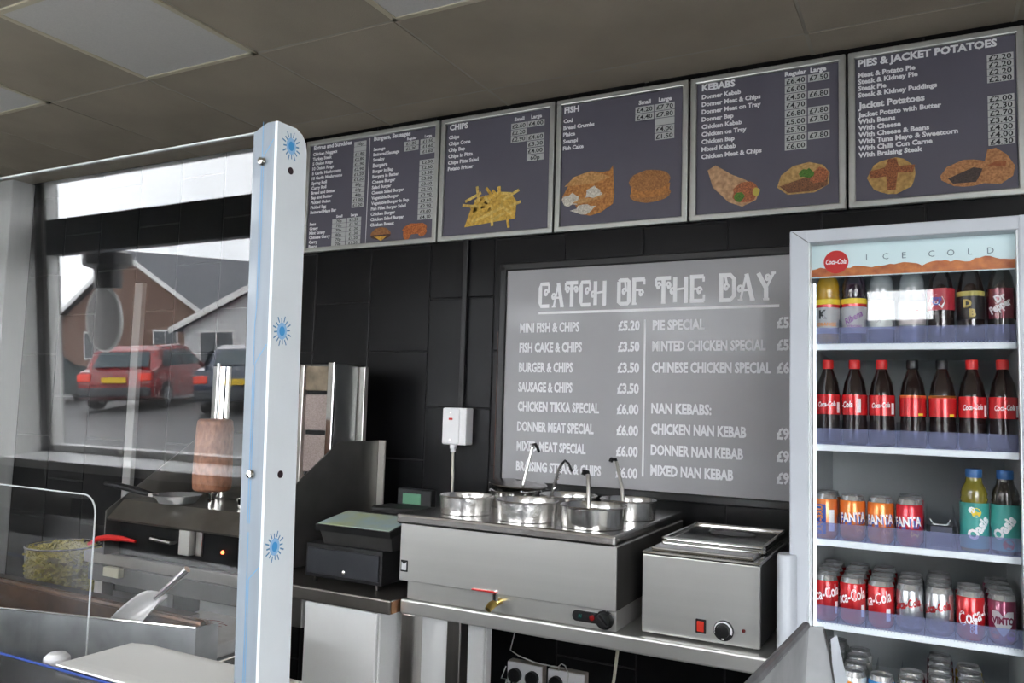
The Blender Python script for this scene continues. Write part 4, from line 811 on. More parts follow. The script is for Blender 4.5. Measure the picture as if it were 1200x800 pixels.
obj('pale_flap', MB().add([(-.148, 1.398, -.350), (-.139, 1.398, -.342), (-.118, 1.395, -.44), (-.110, 1.395, -.60), (-.135, 1.398, -.60), (-.148, 1.3995, -.350), (-.139, 1.3995, -.342), (-.118, 1.3965, -.44), (-.110, 1.3965, -.60), (-.135, 1.3995, -.60)], [(0, 1, 2, 3, 4), (9, 8, 7, 6, 5), (0, 5, 6, 1), (1, 6, 7, 2), (2, 7, 8, 3), (3, 8, 9, 4), (4, 9, 5, 0)]), FRIDGEF, t, label='thin pale upright flap')
obj('holder_base', MB().box(-.27, -.08, 1.0, 1.42, ZF+.001, -1.0, .004), DGREY, t)

# ---------------------------------------------------------------- drinks fridge
fr = thing('drinks_fridge', 'tall grey glass-door drinks fridge reading ICE COLD at the right edge', 'fridge', (-.06, 2.4, ZF))
fx0, fx1, fy = -.312, .212, 2.07
gx0, gx1, gz1, gz0 = -.268, .170, .424, -1.20
dm = MB()
obj('cabinet_side', MB().box(fx0+.004, fx0+.03, fy+.045, 2.72, ZF+.03, .445, .003), FRIDGEF, fr)
obj('cabinet_side', MB().box(fx1-.03, fx1-.004, fy+.045, 2.72, ZF+.03, .445, .003), FRIDGEF, fr)
obj('cabinet_top', MB().box(fx0+.004, fx1-.004, fy+.045, 2.72, .428, .450, .003), FRIDGEF, fr)
obj('cabinet_base', MB().box(fx0+.004, fx1-.004, fy+.01, 2.72, ZF+.03, -1.25, .003), FRIDGEF, fr)
obj('liner', MB().box(fx0+.030, fx0+.036, fy+.05, 2.69, -1.25, .428).box(fx1-.036, fx1-.030, fy+.05, 2.69, -1.25, .428).box(fx0+.03, fx1-.03, 2.68, 2.70, -1.25, .428), FRIDGEIN, fr)
for x in (fx0+.04, fx1-.04):
    for y in (fy+.08, 2.68): obj('foot', MB().lathe([(.02, 0), (.02, .03)], (x, y, ZF+.0005), 12), BLACK, fr)
door = obj('door', MB().box(fx0, gx0, fy, fy+.042, -1.25, .456, .004).box(gx1, fx1, fy, fy+.042, -1.25, .456, .004).box(gx0-.005, gx1+.005, fy+.0008, fy+.042, gz1, .4555, .003).box(gx0-.005, gx1+.005, fy+.0008, fy+.042, -1.25, gz0, .003), FRIDGEF, fr, label='pale grey door frame')
obj('door_glass', MB().box(gx0-.004, gx1+.004, fy+.016, fy+.020, gz0, gz1), FGLASS, door)
obj('inner_gasket', MB().box(gx0-.003, gx0+.003, fy+.004, fy+.040, gz0, gz1).box(gx1-.003, gx1+.003, fy+.004, fy+.040, gz0, gz1), mat('bright_gasket', (.85, .88, .9), .25), door, label='bright inner edge strip')
obj('mitre_line', MB().add([(fx0+.006, fy-.0004, .452), (fx0+.008, fy-.0004, .453), (gx0+.001, fy-.0004, gz1+.001), (gx0-.001, fy-.0004, gz1-.001)], [(0, 1, 2, 3)]), mat('joint_grey', (.2, .2, .22), .6), door)
obj('door_handle', MB().lathe([(.0235, -.24), (.0235, .135), (.021, .142), (0, .143)], (0, 0, 0), 20, M=Matrix.Translation((-.3175, 2.075, -.475)) @ Matrix.Diagonal((1, 1.35, 1, 1))), FRIDGEF, door, True)
# light strips inside
LED = mat('fridge_light', (.9, .95, 1), .4, emit=(.85, .93, 1), estr=.09)
obj('light_strip', MB().box(gx0+.004, gx0+.010, 2.125, 2.135, -1.15, .33), LED, fr, label='lit strip inside the left edge')
obj('light_strip', MB().box(gx0+.02, gx1-.02, 2.20, 2.23, .415, .42), LED, fr)
# header
hd = obj('header_panel', MB().box(gx0+.001, gx1-.001, 2.118, 2.124, .343, .424), mat('ice_blue_header', (.55, .68, .70), .35, emit=(.62, .80, .84), estr=.014), fr, label='pale ice-blue header reading ICE COLD')
for i, c_ in enumerate('ICECOLD'):
    x = (-.140, -.098, -.058, .0, .040, .079, .120)[i]
    obj('letter', text(MB(), c_, x, 2.1168, .381, .021, 'c', bold=.0), mat('header_ink', (.12, .17, .20), .5), hd, recalc=False)
AMB = mat('amber_band', (.62, .22, .06), .4, col2=(.34, .08, .03), nscale=45, emit=(.5, .15, .04), estr=.006)
rr = random.Random(4); top_ = [(gx0+.002+(gx1-gx0-.004)*i/44, .364+rr.uniform(-.003, .004)+.004*math.sin(i*.7)+(.006*i/44)) for i in range(45)]
obj('amber_picture_band', MB().prism([(gx0+.002, .345), (gx1-.002, .345)]+top_[::-1], .001, Matrix.Translation((0, 2.1165, 0))), AMB, hd, label='amber picture band')
dc = obj('red_disc', MB().lathe([(.0285, 0), (.0285, .0012), (0, .0013)], n=36, M=rotx(PI/2, (-.209, 2.1155, .380))), RED, hd, label='red round emblem')
obj('disc_script', text(MB(), 'Coca-Cola', -.209, 2.1138, .375, .017, 'c', width=.047, shear=.35, bold=.02), WHITEP2, dc, recalc=False)
# shelves
SH = [(.178, 'top'), (-.071, 'second'), (-.301, 'third'), (-.499, 'fourth'), (-.72, 'fifth')]
SHELFW = mat('white_shelf', (.70, .73, .75), .35); STRIP = mat('glowing_price_rail', (.80, .86, .90), .3, emit=(.7, .8, .9), estr=.006)  # rail emission adds a faint glow in place of fridge light
for z, nm in SH:
    sh = obj('shelf', MB().box(gx0-.004, gx1+.004, 2.150, 2.66, z-.007, z-.001, .001), SHELFW, fr)
    obj('shelf_edge', MB().box(gx0+.001, gx1-.001, 2.138, 2.150, z-.014, z+.002, .002), STRIP, sh, label='white front rail with added glow')
    obj('front_guard', MB().box(gx0+.006, gx1-.002, 2.139, 2.1405, z+.002, z+.042), VIOLET, sh, label='clear violet front guard')
    dv = MB()
    xs_d = [-.205, -.143, -.078, -.0125, .050, .112] if nm in ('top', 'second') else [-.2118, -.1493, -.0865, -.024, .0385, .1013]
    if nm == 'third': xs_d = [-.2115, -.1485, -.0855, -.020, .045, .1122]
    for xd in xs_d: dv.box(xd-.0005, xd+.0005, 2.142, 2.62, z+.0, z+(.062 if nm in ('top', 'second', 'third') else .035))
    o = obj('dividers', dv, SMOKE, sh); o['kind'] = 'stuff'
    tk = MB()
    for k in range(60): tk.box(gx0+.008+k*.0072, gx0+.0092+k*.0072, 2.1370, 2.1378, z-.001, z+.006)
    if nm in ('fourth', 'top'): o = obj('rail_teeth', tk, mat('rail_tooth_grey', (.35, .40, .50), .6), sh); o['kind'] = 'stuff'  # teeth in blue-grey, darker than the rail
# empty pusher slot on the third shelf
ps = obj('pusher', MB().tube([(-.010, 2.19, -.235), (-.004, 2.19, -.247), (.026, 2.19, -.247), (.032, 2.19, -.235)], .0016, 6), EDGE, fr, True)
obj('pusher_face', MB().box(-.010, .036, 2.191, 2.193, -.298, -.252, .002), SMOKE, ps)

# --- drinks
LIDM = mat('can_lid_aluminium', (.66, .66, .66), .22, .8)
def canset(bodym, deco):
    """returns list of (name, mesh, material) built at the origin"""
    out = []
    R = .0325   # built at nominal size, scaled to the shelf spacing in put()
    m = MB().lathe([(.024, 0), (.0265, .003), (R-.001, .010), (R, .013), (R, .099), (R-.0015, .102)], n=32)
    out.append(('can_body', m, bodym, True))
    out.append(('can_lid', MB().lathe([(R-.0015, .102), (.0270, .1115), (.0262, .1135), (.0275, .1150), (.0265, .1155), (.0245, .1125), (.0235, .1105), (0, .1110)], n=32, cap=False), LIDM, True))
    out.append(('ring_pull', MB().tube([(.004*math.cos(a), .006*math.sin(a)-.004, .1125) for a in [k*PI/5 for k in range(11)]], .0012, 5), LIDM, True))
    for nm, mb, mm in deco: out.append((nm, mb, mm, False))
    return out
def meshes(parts):
    r = []
    for nm, mb, mm, sm in parts:
        me = bpy.data.meshes.new(nm); me.from_pydata(mb.v, [], mb.f); me.update()
        if sm:
            fixn(me)
            for p in me.polygons: p.use_smooth = True
            me.set_sharp_from_angle(angle=math.radians(40))
        me.materials.append(mm); r.append((nm, me))
    return r
def put(kind, parts, x, y, z, lb, cat, group, rz=0, sc=(.92, .95)):
    e = thing(kind, lb, cat, (x, y, z), group, rz); e.scale = (sc[0], sc[0], sc[1])
    for nm, me in parts:
        o = bpy.data.objects.new(nm, me); COL.objects.link(o); o.parent = e
def patch(R, a0, a1, z0, z1, n=10, pts=None):
    m = MB()
    m.add([(R*math.sin(a0+(a1-a0)*i/n), -R*math.cos(a0+(a1-a0)*i/n), z) for i in range(n+1) for z in (z0, z1)], [(2*i, 2*i+2, 2*i+3, 2*i+1) for i in range(n)])
    return m
RR = .0327
def cm(n, c, **k): return mat(n, c, .25, .35, noise=.04, coat=.6, **k)
CRED = cm('can_red', (.62, .015, .02)); CSIL = mat('can_silver', (.50, .51, .53), .25, .8, noise=.04, coat=.4); CORG = cm('can_orange', (.85, .22, .03)); CIRN = cm('can_irn_orange', (.85, .24, .06)); CSTR = cm('can_strawberry', (.65, .02, .04))
CWHT = cm('can_white', (.70, .72, .70)); CBLU = cm('can_blue', (.02, .25, .60)); CPNK = cm('can_maroon', (.30, .02, .06)); CYEL = cm('can_yellow', (.80, .62, .02)); CVIM = cm('can_purple', (.22, .02, .07)); CMAR = cm('can_dark_red', (.16, .015, .03))
LBLU = mat('label_blue', (.03, .10, .42), .4); LWHT = WHITEP2; LBLK = INK; LGRN = mat('label_green', (.05, .35, .10), .4); LPUR = mat('label_purple', (.22, .05, .30), .4); LYEL = mat('label_yellow', (.85, .65, .05), .4); LORA = mat('label_orange', (.85, .30, .03), .4); LGRY = mat('label_grey', (.45, .46, .48), .4)
def dots(R, spec):
    o = []
    for a, z, s_, mm in spec: o.append(('fruit_print', ctext('o', R, a, z, s_, bold=.12), mm))
    return o
script = lambda a, mm=LWHT, R=RR, rot=.28, size=.040, z=.070: ('brand_script', ctext('Coca-Cola', R, a, z, size, rot, sq=.56, shear=.3, bold=.02), mm)
K = {}
K['cola'] = meshes(canset(CRED, [script(-.15), ('print', patch(RR, .9, 1.25, .020, .050), LWHT)]))
K['cola2'] = meshes(canset(CRED, [('brand_script', ctext('Coca-Cola', RR, .75, .068, .044, .35, sq=.62, shear=.3, bold=.02), LWHT), ('print', patch(RR, .25, .42, .018, .055), LWHT), ('print', ctext('COLA', RR, .05, .035, .012, PI/2), LWHT)]))
K['diet'] = meshes(canset(CSIL, [('brand_script', ctext('Coca-Cola', RR, -.2, .068, .028, .25, sq=.62, shear=.3, bold=.03), CRED), ('print', ctext('ZERO TASTE', RR, 0, .036, .0085, 0), LBLK), ('print', ctext('SUGAR', RR, 0, .024, .010, 0), LBLK)]))
K['irn'] = meshes(canset(CIRN, [('label_panel', patch(RR, -.75, .25, .012, .088), LBLU), ('brand_letters', ctext('IRN-BRU', RR+.0004, -.25, .050, .020, PI/2, sq=.95, bold=.04), LORA), ('print', patch(RR+.0002, .45, .95, .02, .075), LWHT)]))
FL = lambda s, c, b: [('brand_letters_shadow', ctext(s, RR, .07, .0575, .035, .08, sq=.70, bold=.07), b), ('brand_letters', ctext(s, RR+.0004, 0, .061, .033, .08, sq=.68, bold=.035), c), ('fruit_print', ctext('o', RR, .55, .035, .03, bold=.12), LORA)]
K['fanta'] = meshes(canset(CORG, FL('FANTA', LWHT, LBLU))); K['fantas'] = meshes(canset(CSTR, FL('FANTA', LWHT, LBLU)))
def vshape(R):
    m = MB(); q = []
    for i in range(17):
        a = -.75+1.5*i/16; top = .078-.012*max(0, 1-abs(a)/.3); bot = .020+.036*(abs(a)/.75)**1.3; q += [(R*math.sin(a), -R*math.cos(a), bot), (R*math.sin(a), -R*math.cos(a), top)]
    return m.add(q, [(2*i, 2*i+2, 2*i+3, 2*i+1) for i in range(16)])
K['vimto'] = meshes(canset(CVIM, [('print', vshape(RR), LGRY), ('brand_letters', ctext('VIMTO', RR+.0006, 0, .057, .022, 0, sq=.72, bold=.05), CVIM), ('fruit_print', ctext('o', RR+.0006, -.55, .028, .03, bold=.14), CRED), ('fruit_print', ctext('o', RR+.0006, .55, .026, .03, bold=.14), LPUR)]))
K['rio'] = meshes(canset(CWHT, dots(RR+.0002, [(-.6, .085, .02, CRED), (-.2, .09, .016, LORA), (.3, .085, .02, LGRN), (.7, .08, .018, LPUR), (-.8, .05, .016, LORA), (.75, .045, .018, LORA)])+[('brand_letters', ctext('RIO', RR+.0002, 0, .052, .036, .1, sq=.8, shear=.2, bold=.03), LPUR)]))
K['blue'] = meshes(canset(CBLU, [('print', MB().add([(RR*1.01*math.sin(a), -RR*1.01*math.cos(a), z) for a, z in ((-.35, .05), (-.1, .085), (.05, .06), (.35, .08), (.25, .04), (0, .03))], [(0, 1, 2, 5), (2, 3, 4, 5)]), LYEL), ('print', ctext('o', RR+.0008, 0, .055, .03, bold=.12), CRED), ('print', ctext('o', RR+.0009, .3, .062, .02, bold=.12), LGRN)]))
K['pepper'] = meshes(canset(CPNK, [('brand_letters', ctext('Dr', RR+.0002, -.1, .075, .026, .25, sq=.8, bold=.04), LWHT), ('brand_letters', ctext('Pepper', RR+.0002, 0, .050, .026, .25, sq=.7, bold=.04), LWHT)]))
K['yellow'] = meshes(canset(CYEL, [('brand_letters', ctext('TING', RR+.0002, 0, .085, .010, 0), LBLK), ('label_panel', patch(RR, -.1, .9, .012, .070), CRED), ('label_panel', patch(RR, -.9, -.1, .012, .070), LBLU)]))
def prow(k): return ['front', 'second', 'third', 'fourth', 'fifth'][k]
def column(kind, x, z, n, desc, shelf, y0=2.185, pitch=.0665, rz=None, grp=None):
    for k in range(n):
        nm = {'cola': 'cola_can', 'cola2': 'cola_can'}.get(kind, 'drink_can')
        put(nm, K[kind], x, y0+k*pitch, z, ('%s, %s, %s fridge shelf' % (desc, ('front can' if k == 0 else prow(k)+' can back'), shelf)) if n > 1 else '%s on the %s fridge shelf' % (desc, shelf),
            'can', grp or 'drinks cans on the %s shelf' % shelf, rz if (rz is not None and k == 0) else random.uniform(-.5, .5))
# third shelf
z = -.3005
column('irn', -.243, z, 2, 'orange and blue IRN-BRU can at the left end', 'third', rz=-.1)
column('fanta', -.180, z, 1, 'orange FANTA can second from the left', 'third', rz=.1)
column('fanta', -.117, z, 1, 'orange FANTA can third from the left', 'third', rz=0)
column('fantas', -.054, z, 3, 'red FANTA can beside the empty slot', 'third', rz=-.15)
# fourth shelf
z = -.4985
column('cola', -.243, z, 4, 'red cola can in the leftmost column', 'fourth', rz=0)
column('cola', -.1805, z, 4, 'red cola can in the second column from the left', 'fourth', rz=-.15)
column('cola', -.118, z, 4, 'red cola can in the third column from the left', 'fourth', rz=-.45)
column('diet', -.055, z, 3, 'silver cola can in the left silver column', 'fourth', rz=-.1)
column('diet', .007, z, 4, 'silver cola can in the right silver column', 'fourth', rz=-.1)
column('cola2', .070, z, 2, 'red cola can right of the silver ones', 'fourth', rz=0)
column('vimto', .1325, z, 4, 'purple VIMTO can at the right end', 'fourth', rz=0)
# fifth shelf
z = -.7195
column('rio', -.243, z, 5, 'white flowery can in the leftmost column', 'fifth', rz=.4)
column('rio', -.1805, z, 4, 'white fruit-printed can in the second column', 'fifth', rz=0)
column('blue', -.118, z, 1, 'bright blue can with a yellow and red leaf mark', 'fifth', rz=0)
column('pepper', -.055, z, 2, 'dark red can right of the blue one', 'fifth', rz=0)
column('pepper', .007, z, 5, 'dark red can, column left of the yellow cans', 'fifth', rz=.1)
column('yellow', .070, z, 4, 'yellow can', 'fifth', rz=0)
# bottles
def bottleset(bodym, capm, bands, deco, h=.225, R=.0325, sugar=False, capz=None):
    s = h/.225
    prof = [(.018, 0), (.028, .002), (.0315, .010), (R-.001, .03), (R-.0025, .075), (R-.001, .085), (R-.001, .130), (R-.003, .142), (.026, .165), (.018, .185), (.0125, .200), (.0125, .205)]
    if sugar: prof = [(.018, 0), (.03, .002), (R, .012), (R, .120), (R-.003, .135), (R-.001, .142), (R-.003, .150), (R-.002, .157), (.027, .172), (.020, .186), (.0185, .198), (.0185, .203)]
    out = [('bottle_body', MB().lathe([(r, z*s) for r, z in prof], n=32), bodym, True)]
    rc = .019 if sugar else .0145
    out.append(('cap', MB().lathe([(rc-.0005, .200*s), (rc, .203*s), (rc, .220*s), (rc-.001, .2235*s), (0, .224*s)], n=24), capm, True))
    for nm, z0, z1, mm in bands: out.append((nm, MB().lathe([(R+.0002, z0), (R+.0002, z1)], n=32, cap=False), mm, True))
    for nm, mb, mm in deco: out.append((nm, mb, mm, False))
    return meshes(out)
def bm2(n, c, **k): return mat(n, c, .12, noise=.1, coat=.8, **k)
COLA = bm2('dark_cola', (.014, .006, .005)); CLR = bm2('clear_drink', (.25, .27, .28)); YDR = bm2('amber_drink', (.50, .28, .01)); PUR = bm2('dark_purple_drink', (.03, .015, .03)); OLV = bm2('olive_drink', (.20, .17, .02)); DKG = bm2('dark_drink', (.03, .025, .02))
RL = .0329
lab = [('label', .080, .132, CRED)]
scr = lambda a, R=RL: ('brand_script', ctext('Coca-Cola', R+.0004, a, .107, .018, .06, sq=.62, shear=.3, bold=.03), LWHT)
B1 = bottleset(COLA, RED, lab, [scr(0), ('print', patch(RL+.0003, .85, 1.15, .084, .112), LWHT)])
B2 = bottleset(COLA, RED, lab, [('brand_script', ctext('-Cola', RL+.0004, -.6, .107, .022, .06, sq=.72, shear=.3, bold=.03), LWHT), ('print', patch(RL+.0003, .25, .55, .086, .122), LWHT)])
B3 = bottleset(COLA, BLACK, lab+[('label_top_band', .127, .133, LORA)], [('print', patch(RL+.0003, .4, .8, .082, .088), LYEL)])
xs_ = [-.236, -.174, -.112, -.044, .019, .081, .143]
z = -.0705
D2 = ['first cola bottle from the left', 'second cola bottle from the left, its script turned away', 'third cola bottle from the left', 'middle cola bottle, orange band on its label', 'fifth cola bottle from left, dark cap', 'sixth cola bottle from the left', 'seventh cola bottle, at the right end']
for i, x in enumerate(xs_):
    put('cola_bottle', [B1, B2, B1, B3, B3, B1, B1][i], x, 2.185, z, D2[i]+', on the second fridge shelf', 'bottle', 'cola bottles on the second shelf', [0, 0, -.05, 0, .1, 0, .05][i], (.92, .95))
z = .1785
W1 = bottleset(YDR, LYEL, [('label_top_band', .108, .122, LYEL), ('label_red_band', .100, .108, CRED), ('label', .03, .100, LGRY)], [('print', ctext('K', RR+.0006, -.3, .082, .03, 0, bold=.05), LBLK), ('print', ctext('ORANGE', RR+.0006, 0, .055, .013, 0), LORA)], sugar=True)
W2 = bottleset(PUR, BLACK, [('label_top_band', .108, .122, LYEL), ('label_red_band', .100, .108, CRED), ('label', .03, .100, LGRY)], [('brand_script', ctext('Ribena', RR+.0006, 0, .072, .024, .5, sq=.8, shear=.3, bold=.02), LPUR), ('print', ctext('STRONG', RR+.0006, .1, .048, .010, 0), LPUR)], sugar=True)
W3 = bottleset(CLR, WHITEPL, [('label', .04, .115, mat('pale_label', (.62, .66, .64), .4))], [('brand_letters', ctext('STILL', RR+.0006, -.2, .078, .020, PI/2, bold=.03), LGRY)], sugar=True)
W4 = bottleset(CLR, RED, [('label', .05, .110, mat('pale_pink_label', (.66, .60, .60), .4))], [('print', ctext('FRUIT', RR+.0006, 0, .082, .014, 0, bold=.03), CRED)], sugar=True)
W5 = bottleset(COLA, BLACK, [('label', .085, .140, mat('pepsi_red_band', (.45, .03, .05), .4))], [('emblem', ctext('o', RR+.0006, -.35, .112, .060, bold=.10), LWHT), ('emblem_blue', MB().add([((RR+.001)*math.sin(-.35+.32*math.cos(a)), -(RR+.001)*math.cos(-.35+.32*math.cos(a)), .109+.012*math.sin(a)) for a in [PI+k*PI/8 for k in range(9)]], [tuple(range(9))]), LBLU), ('brand_letters', ctext('PEPSI', RR+.0012, -.35, .113, .012, 0, bold=.04), LBLU)])
W6 = bottleset(COLA, BLACK, [('label_top_band', .118, .130, mat('dull_gold_band', (.50, .45, .12), .4)), ('label', .06, .118, BLACK)], [('brand_letters', ctext('D', RR+.0006, -.25, .100, .026, 0, bold=.06), mat('gold_print', (.55, .42, .12), .4)), ('brand_letters', ctext('B', RR+.0006, .1, .076, .026, 0, bold=.06), mat('gold_print', (.55, .42, .12), .4))])
W7 = bottleset(DKG, BLACK, [('label', .06, .135, CMAR)], [('brand_letters', ctext('Dr', RR+.0006, .0, .112, .026, .5, sq=.8, bold=.05), LWHT), ('brand_letters', ctext('Pepper', RR+.0006, .0, .092, .026, .5, sq=.72, bold=.05), LWHT)])
D1 = ['leftmost amber drink bottle with a yellow-topped label', 'dark purple drink bottle, yellow-topped label, second from left', 'clear drink bottle, third from the left', 'clear bottle with a pale pink label in the middle', 'dark bottle with a red, white and blue PEPSI emblem', 'black bottle with a gold band and gold letters', 'dark bottle lettered Dr Pepper at the right end']
for i, x in enumerate(xs_): put('drink_bottle', [W1, W2, W3, W4, W5, W6, W7][i], x, 2.185, z, D1[i]+', on the top fridge shelf', 'bottle', 'soft drink bottles on the top shelf', [0, 0, 0, 0, 0, 0, -.15][i], (.92, .95))
TEAL = mat('teal_label', (.06, .36, .32), .35)
O1 = bottleset(OLV, mat('blue_cap', (.03, .12, .32), .35), [('label', .01, .118, TEAL)], [('brand_letters', ctext('Oasis', RR+.0006, .25, .060, .034, .9, sq=.85, bold=.05), LWHT), ('fruit_print', ctext('o', RR+.0006, .1, .100, .032, bold=.12), LYEL), ('fruit_print', ctext('o', RR+.0006, -.2, .104, .022, bold=.12), LWHT)], h=.200, R=.0325, sugar=True)
O2 = bottleset(DKG, mat('blue_cap', (.03, .12, .32), .35), [('label', .01, .118, TEAL)], [('brand_letters', ctext('Oasis', RR+.0006, -.2, .065, .034, .9, sq=.85, bold=.05), LWHT), ('fruit_print', ctext('o', RR+.0006, .1, .030, .036, bold=.12), CRED)], h=.200, R=.0325, sugar=True)
put('drink_bottle', O1, .081, 2.185, -.3005, 'olive-coloured OASIS bottle with a teal label, left of two on the third fridge shelf', 'bottle', 'teal-labelled bottles on the third shelf')
put('drink_bottle', O2, .1435, 2.185, -.3005, 'dark OASIS bottle with a teal label, right of two on the third fridge shelf', 'bottle', 'teal-labelled bottles on the third shelf')

# ---------------------------------------------------------------- the street outside, seen mirrored in the acrylic screen
GZ = -1.52
struct('ground', MB().box(-70, 40, -80, WY-.16, GZ-.05, GZ), mat('wet_asphalt', (.085, .087, .09), .5, noise=.25, nscale=.6))
struct('pavement_bounce', MB().box(-9, 5, -5.2, WY-.165, GZ, GZ+.03), mat('pale_bounce_pavement', (.52, .52, .51), .7, noise=.15, nscale=2))  # unseen pale strip, added to bounce daylight up into the shop
def house(name, lb, x, y, w, d, eave, ridge, rz, wall_, roof_, wins):
    t = thing(name, lb, 'house', (x, y, GZ), 'houses across the street', rz)
    def L(n_, mb, m, p=t, **k): return obj(n_, mb, m, p, local=True, **k)
    e, r = eave-GZ, ridge-GZ
    L('wall', MB().box(-w/2, w/2, 0, d, 0, e).prism([(-w/2, e), (w/2, e), (0, r-.05)], d), wall_)
    for s in (-1, 1):
        L('roof_slope', MB().add([(s*(w/2+.3), -.25, e-.15), (0, -.25, r), (0, d+.25, r), (s*(w/2+.3), d+.25, e-.15), (s*(w/2+.3), -.25, e-.01), (0, -.25, r+.14), (0, d+.25, r+.14), (s*(w/2+.3), d+.25, e-.01)], [(0, 1, 2, 3), (4, 5, 6, 7), (0, 1, 5, 4), (1, 2, 6, 5), (2, 3, 7, 6), (3, 0, 4, 7)]), roof_)
        L('bargeboard', MB().add([(s*(w/2+.32), -.28, e-.20), (0, -.28, r-.05), (0, -.25, r-.05), (s*(w/2+.32), -.25, e-.20), (s*(w/2+.32), -.28, e-.02), (0, -.28, r+.15), (0, -.25, r+.15), (s*(w/2+.32), -.25, e-.02)], [(0, 1, 2, 3), (4, 5, 6, 7), (0, 1, 5, 4), (2, 3, 7, 6), (3, 0, 4, 7)]), PVC)
    for wx, wz, ww, wh in wins:
        f_ = L('window', MB().box(wx-ww/2, wx+ww/2, -.04, .02, wz-wh/2, wz+wh/2), PVC)
        L('pane', MB().box(wx-ww/2+.07, wx-.03, -.05, -.035, wz-wh/2+.07, wz+wh/2-.07).box(wx+.03, wx+ww/2-.07, -.05, -.035, wz-wh/2+.07, wz+wh/2-.07), mat('dark_pane', (.05, .06, .07), .1), f_)
    return t
SLATE = mat('slate_roof', (.10, .105, .12), .6, noise=.3, nscale=3, stretch=(1, 1, 6)); BRICK = mat('brown_brick', (.20, .12, .09), .8, noise=.3, nscale=8); REND = mat('white_render', (.62, .63, .63), .7, noise=.06)
house('house', 'brick house with a steep slate roof seen mirrored in the acrylic screen', -27.0, -19.0, 9.0, 9, .6, 3.2, PI, BRICK, SLATE, [(-2, 1.3, 1.3, 1.1), (2, 1.3, 1.3, 1.1)])
house('house', 'white rendered house with a slate roof mirrored beside the post', -14.6, -15.0, 9.5, 8, .35, 1.95, PI, REND, SLATE, [(3.4, 1.2, 1.4, 1.1), (.5, 1.2, 1.2, 1.1)])
house('house', 'long brick building with a grey roof far across the street', -15.0, -31.0, 15, 5, 2.2, 4.2, PI, BRICK, SLATE, [(3, 1.4, 1.2, 1.2), (-1, 1.4, 1.2, 1.2)])
def tree(lb, x, y, h):
    t = thing('tree', lb, 'tree', (x, y, GZ), 'pale trees behind the houses')
    m = MB(); m.tube([(x, y, GZ), (x, y, GZ+h*.5), (x+.2, y, GZ+h)], [.25, .16, .04], 8); r_ = random.Random(int(x*7))
    for k in range(26):
        a = r_.uniform(0, 6.28); z = r_.uniform(.35, .95)*h; l_ = (1.15-z/h)*h*.45
        m.tube([(x, y, GZ+z), (x+math.cos(a)*l_*.5, y+math.sin(a)*l_*.5, GZ+z+l_*.4), (x+math.cos(a)*l_, y+math.sin(a)*l_, GZ+z+l_*.55)], [.07, .04, .015], 5)
    obj('trunk', m, mat('pale_bark', (.35, .33, .30), .8), t)
tree('bare pale tree behind the white rendered house', -20, -42, 9.0); tree('bare pale tree behind the gap between the houses', -27, -44, 9.5); tree('bare pale tree at the far right behind the houses', -15, -41, 8.5)
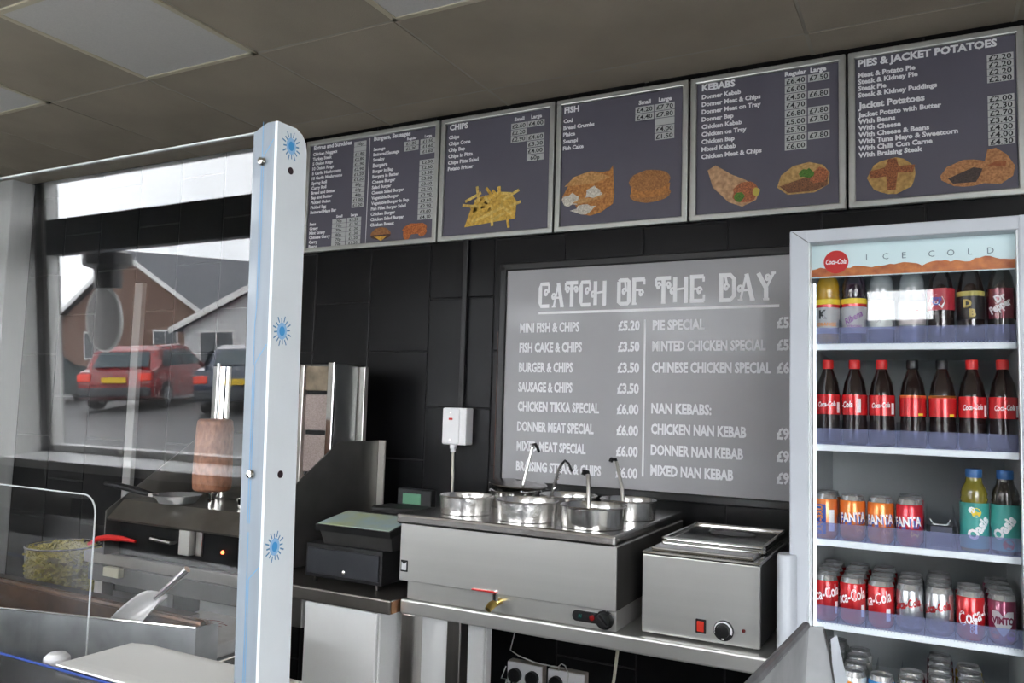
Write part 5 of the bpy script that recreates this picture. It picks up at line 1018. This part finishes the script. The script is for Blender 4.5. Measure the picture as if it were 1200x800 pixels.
def car(lb, x, y, rz, paint, L_=3.7, W_=1.65, H_=1.42, boot=False):
    t = thing('car', lb, 'car', (x, y, GZ), 'cars parked in the street', math.degrees(0) or rz)
    def P(n_, mb, m, p=t, **k): return obj(n_, mb, m, p, local=True, **k)
    s = L_/3.7; h = H_/1.42
    side = [(-1.85, .30), (-1.86, .60), (-1.80, .86), (-1.55, .92), (-1.32, 1.30), (-1.10, 1.40), (-.1, 1.42), (.25, 1.36), (.85, .95), (1.55, .82), (1.80, .66), (1.85, .35), (1.6, .22), (-1.6, .22)]
    if boot: side = [(-1.85, .30), (-1.87, .62), (-1.80, .92), (-1.25, .98), (-.85, 1.32), (-.5, 1.40), (.05, 1.40), (.4, 1.33), (.9, .98), (1.55, .84), (1.80, .66), (1.85, .35), (1.6, .22), (-1.6, .22)]
    def sec(y_, k): return [(x_*s, y_, (.22+(z_-.22)*h)) for x_, z_ in side]
    hw = W_/2; secs = []
    for y_, ins in ((-hw, 0), (-hw+.04, 0), (hw-.04, 0), (hw, 0)):
        pts = []
        for x_, z_ in side:
            yy = y_*(1-.17*max(0, (z_-.85)/.55)); sh_ = .97 if abs(y_) == hw else 1
            pts.append((x_*s*sh_, yy, .22+(z_-.22)*h*(.985 if abs(y_) == hw else 1)))
        secs.append(pts)
    n_ = len(side); m = MB(); m.add([p for q_ in secs for p in q_], [tuple(range(n_)), tuple(range(4*n_-1, 3*n_-1, -1))]+[(k*n_+i, k*n_+(i+1) % n_, (k+1)*n_+(i+1) % n_, (k+1)*n_+i) for k in range(3) for i in range(n_)])
    P('body', m, paint)
    DG = mat('car_glass', (.04, .06, .07), .08)
    rx0, rx1, rz0, rz1 = ((-1.575, -1.345, .95, 1.27) if not boot else (-1.25, -.88, 1.0, 1.29))
    P('rear_window', MB().add([((rx0-.012)*s, -.62, rz0*h), ((rx0-.012)*s, .62, rz0*h), ((rx1-.012)*s, .56, rz1*h), ((rx1-.012)*s, -.56, rz1*h)], [(0, 1, 2, 3)]), DG)
    for sd in (-1, 1):
        yb, yt = sd*(hw*.965+.012), sd*(hw*.872+.012)
        P('side_window', MB().add([(-1.30*s, yb, .95*h), (-.35*s, yb, .95*h), (-.35*s, yt, 1.30*h), (-1.10*s, yt, 1.30*h)], [(0, 1, 2, 3)]), DG)
        P('side_window', MB().add([(-.28*s, yb, .95*h), (.70*s, yb, .95*h), (.22*s, yt, 1.28*h), (-.28*s, yt, 1.30*h)], [(0, 1, 2, 3)]), DG)
        P('tail_light', MB().box(-1.90*s, -1.80*s, sd*(hw-.16)-.13, sd*(hw-.16)+.13, .66*h, .82*h, .02), mat('tail_light_red', (.6, .03, .02), .2, emit=(1, .12, .05), estr=.16))
        for wx in (-1.18, 1.15):
            w_ = P('wheel', MB().lathe([(.20, -.10), (.30, -.09), (.31, 0), (.30, .09), (.20, .10)], n=24, M=Matrix.Translation((wx*s, sd*(hw-.08), .31)) @ Matrix.Rotation(PI/2, 4, 'X')), mat('tyre', (.02, .02, .02), .7))
            P('hub', MB().lathe([(.19, -.105), (.19, .105), (0, .11)], n=18, M=Matrix.Translation((wx*s, sd*(hw-.08), .31)) @ Matrix.Rotation(PI/2*-sd*1, 4, 'X')), mat('wheel_hub', (.45, .45, .47), .35, .6), w_)
    P('bumper', MB().box(-1.93*s, -1.78*s, -hw+.03, hw-.03, .32, .52, .04), mat('bumper_grey', (.04, .045, .05), .5))
    P('number_plate', MB().box(-1.905*s, -1.86*s, -.26, .26, .62*h, .74*h), mat('yellow_plate', (.75, .50, .02), .4))
    return t
car('red hatchback seen from behind, mirrored in the acrylic screen', -16.4, -11.6, math.radians(-116), mat('red_paint', (.26, .02, .022), .2, coat=1, noise=.05))
car('dark blue saloon car mirrored right of the red hatchback', -13.3, -11.9, math.radians(-122), mat('dark_blue_paint', (.02, .03, .06), .2, coat=1), 4.2, 1.7, 1.40, True)
car('dark green hatchback mirrored at the left, behind the red one', -19.6, -10.4, math.radians(-114), mat('dark_green_paint', (.02, .04, .04), .2, coat=1), 3.8)
t = thing('hanging_sign', 'oval grey sign hanging from a black collared bracket outside the window', 'sign', (-4.78, -1.95, .02))
obj('bracket_post', MB().lathe([(.085, .40), (.085, .80)], (-4.73, -1.95, 0), 16), BLACK, t, True)
obj('collar', MB().lathe([(.10, .53), (.15, .55), (.15, .62), (.10, .64)], (-4.73, -1.95, 0), 16), BLACK, t, True)
obj('sign_plate', MB().lathe([(1, -.02), (1, .02)], n=32, M=Matrix.Translation((-4.78, -1.95, .20)) @ Matrix.Rotation(PI/2, 4, 'X') @ Matrix.Diagonal((.16, .20, .6, 1))), mat('grey_sign', (.30, .29, .28), .5), t)
obj('sign_rim', MB().tube([(-4.78+.165*math.cos(a*PI/16), -1.95, .20+.205*math.sin(a*PI/16)) for a in range(33)], .012, 6), PVC, t, True)
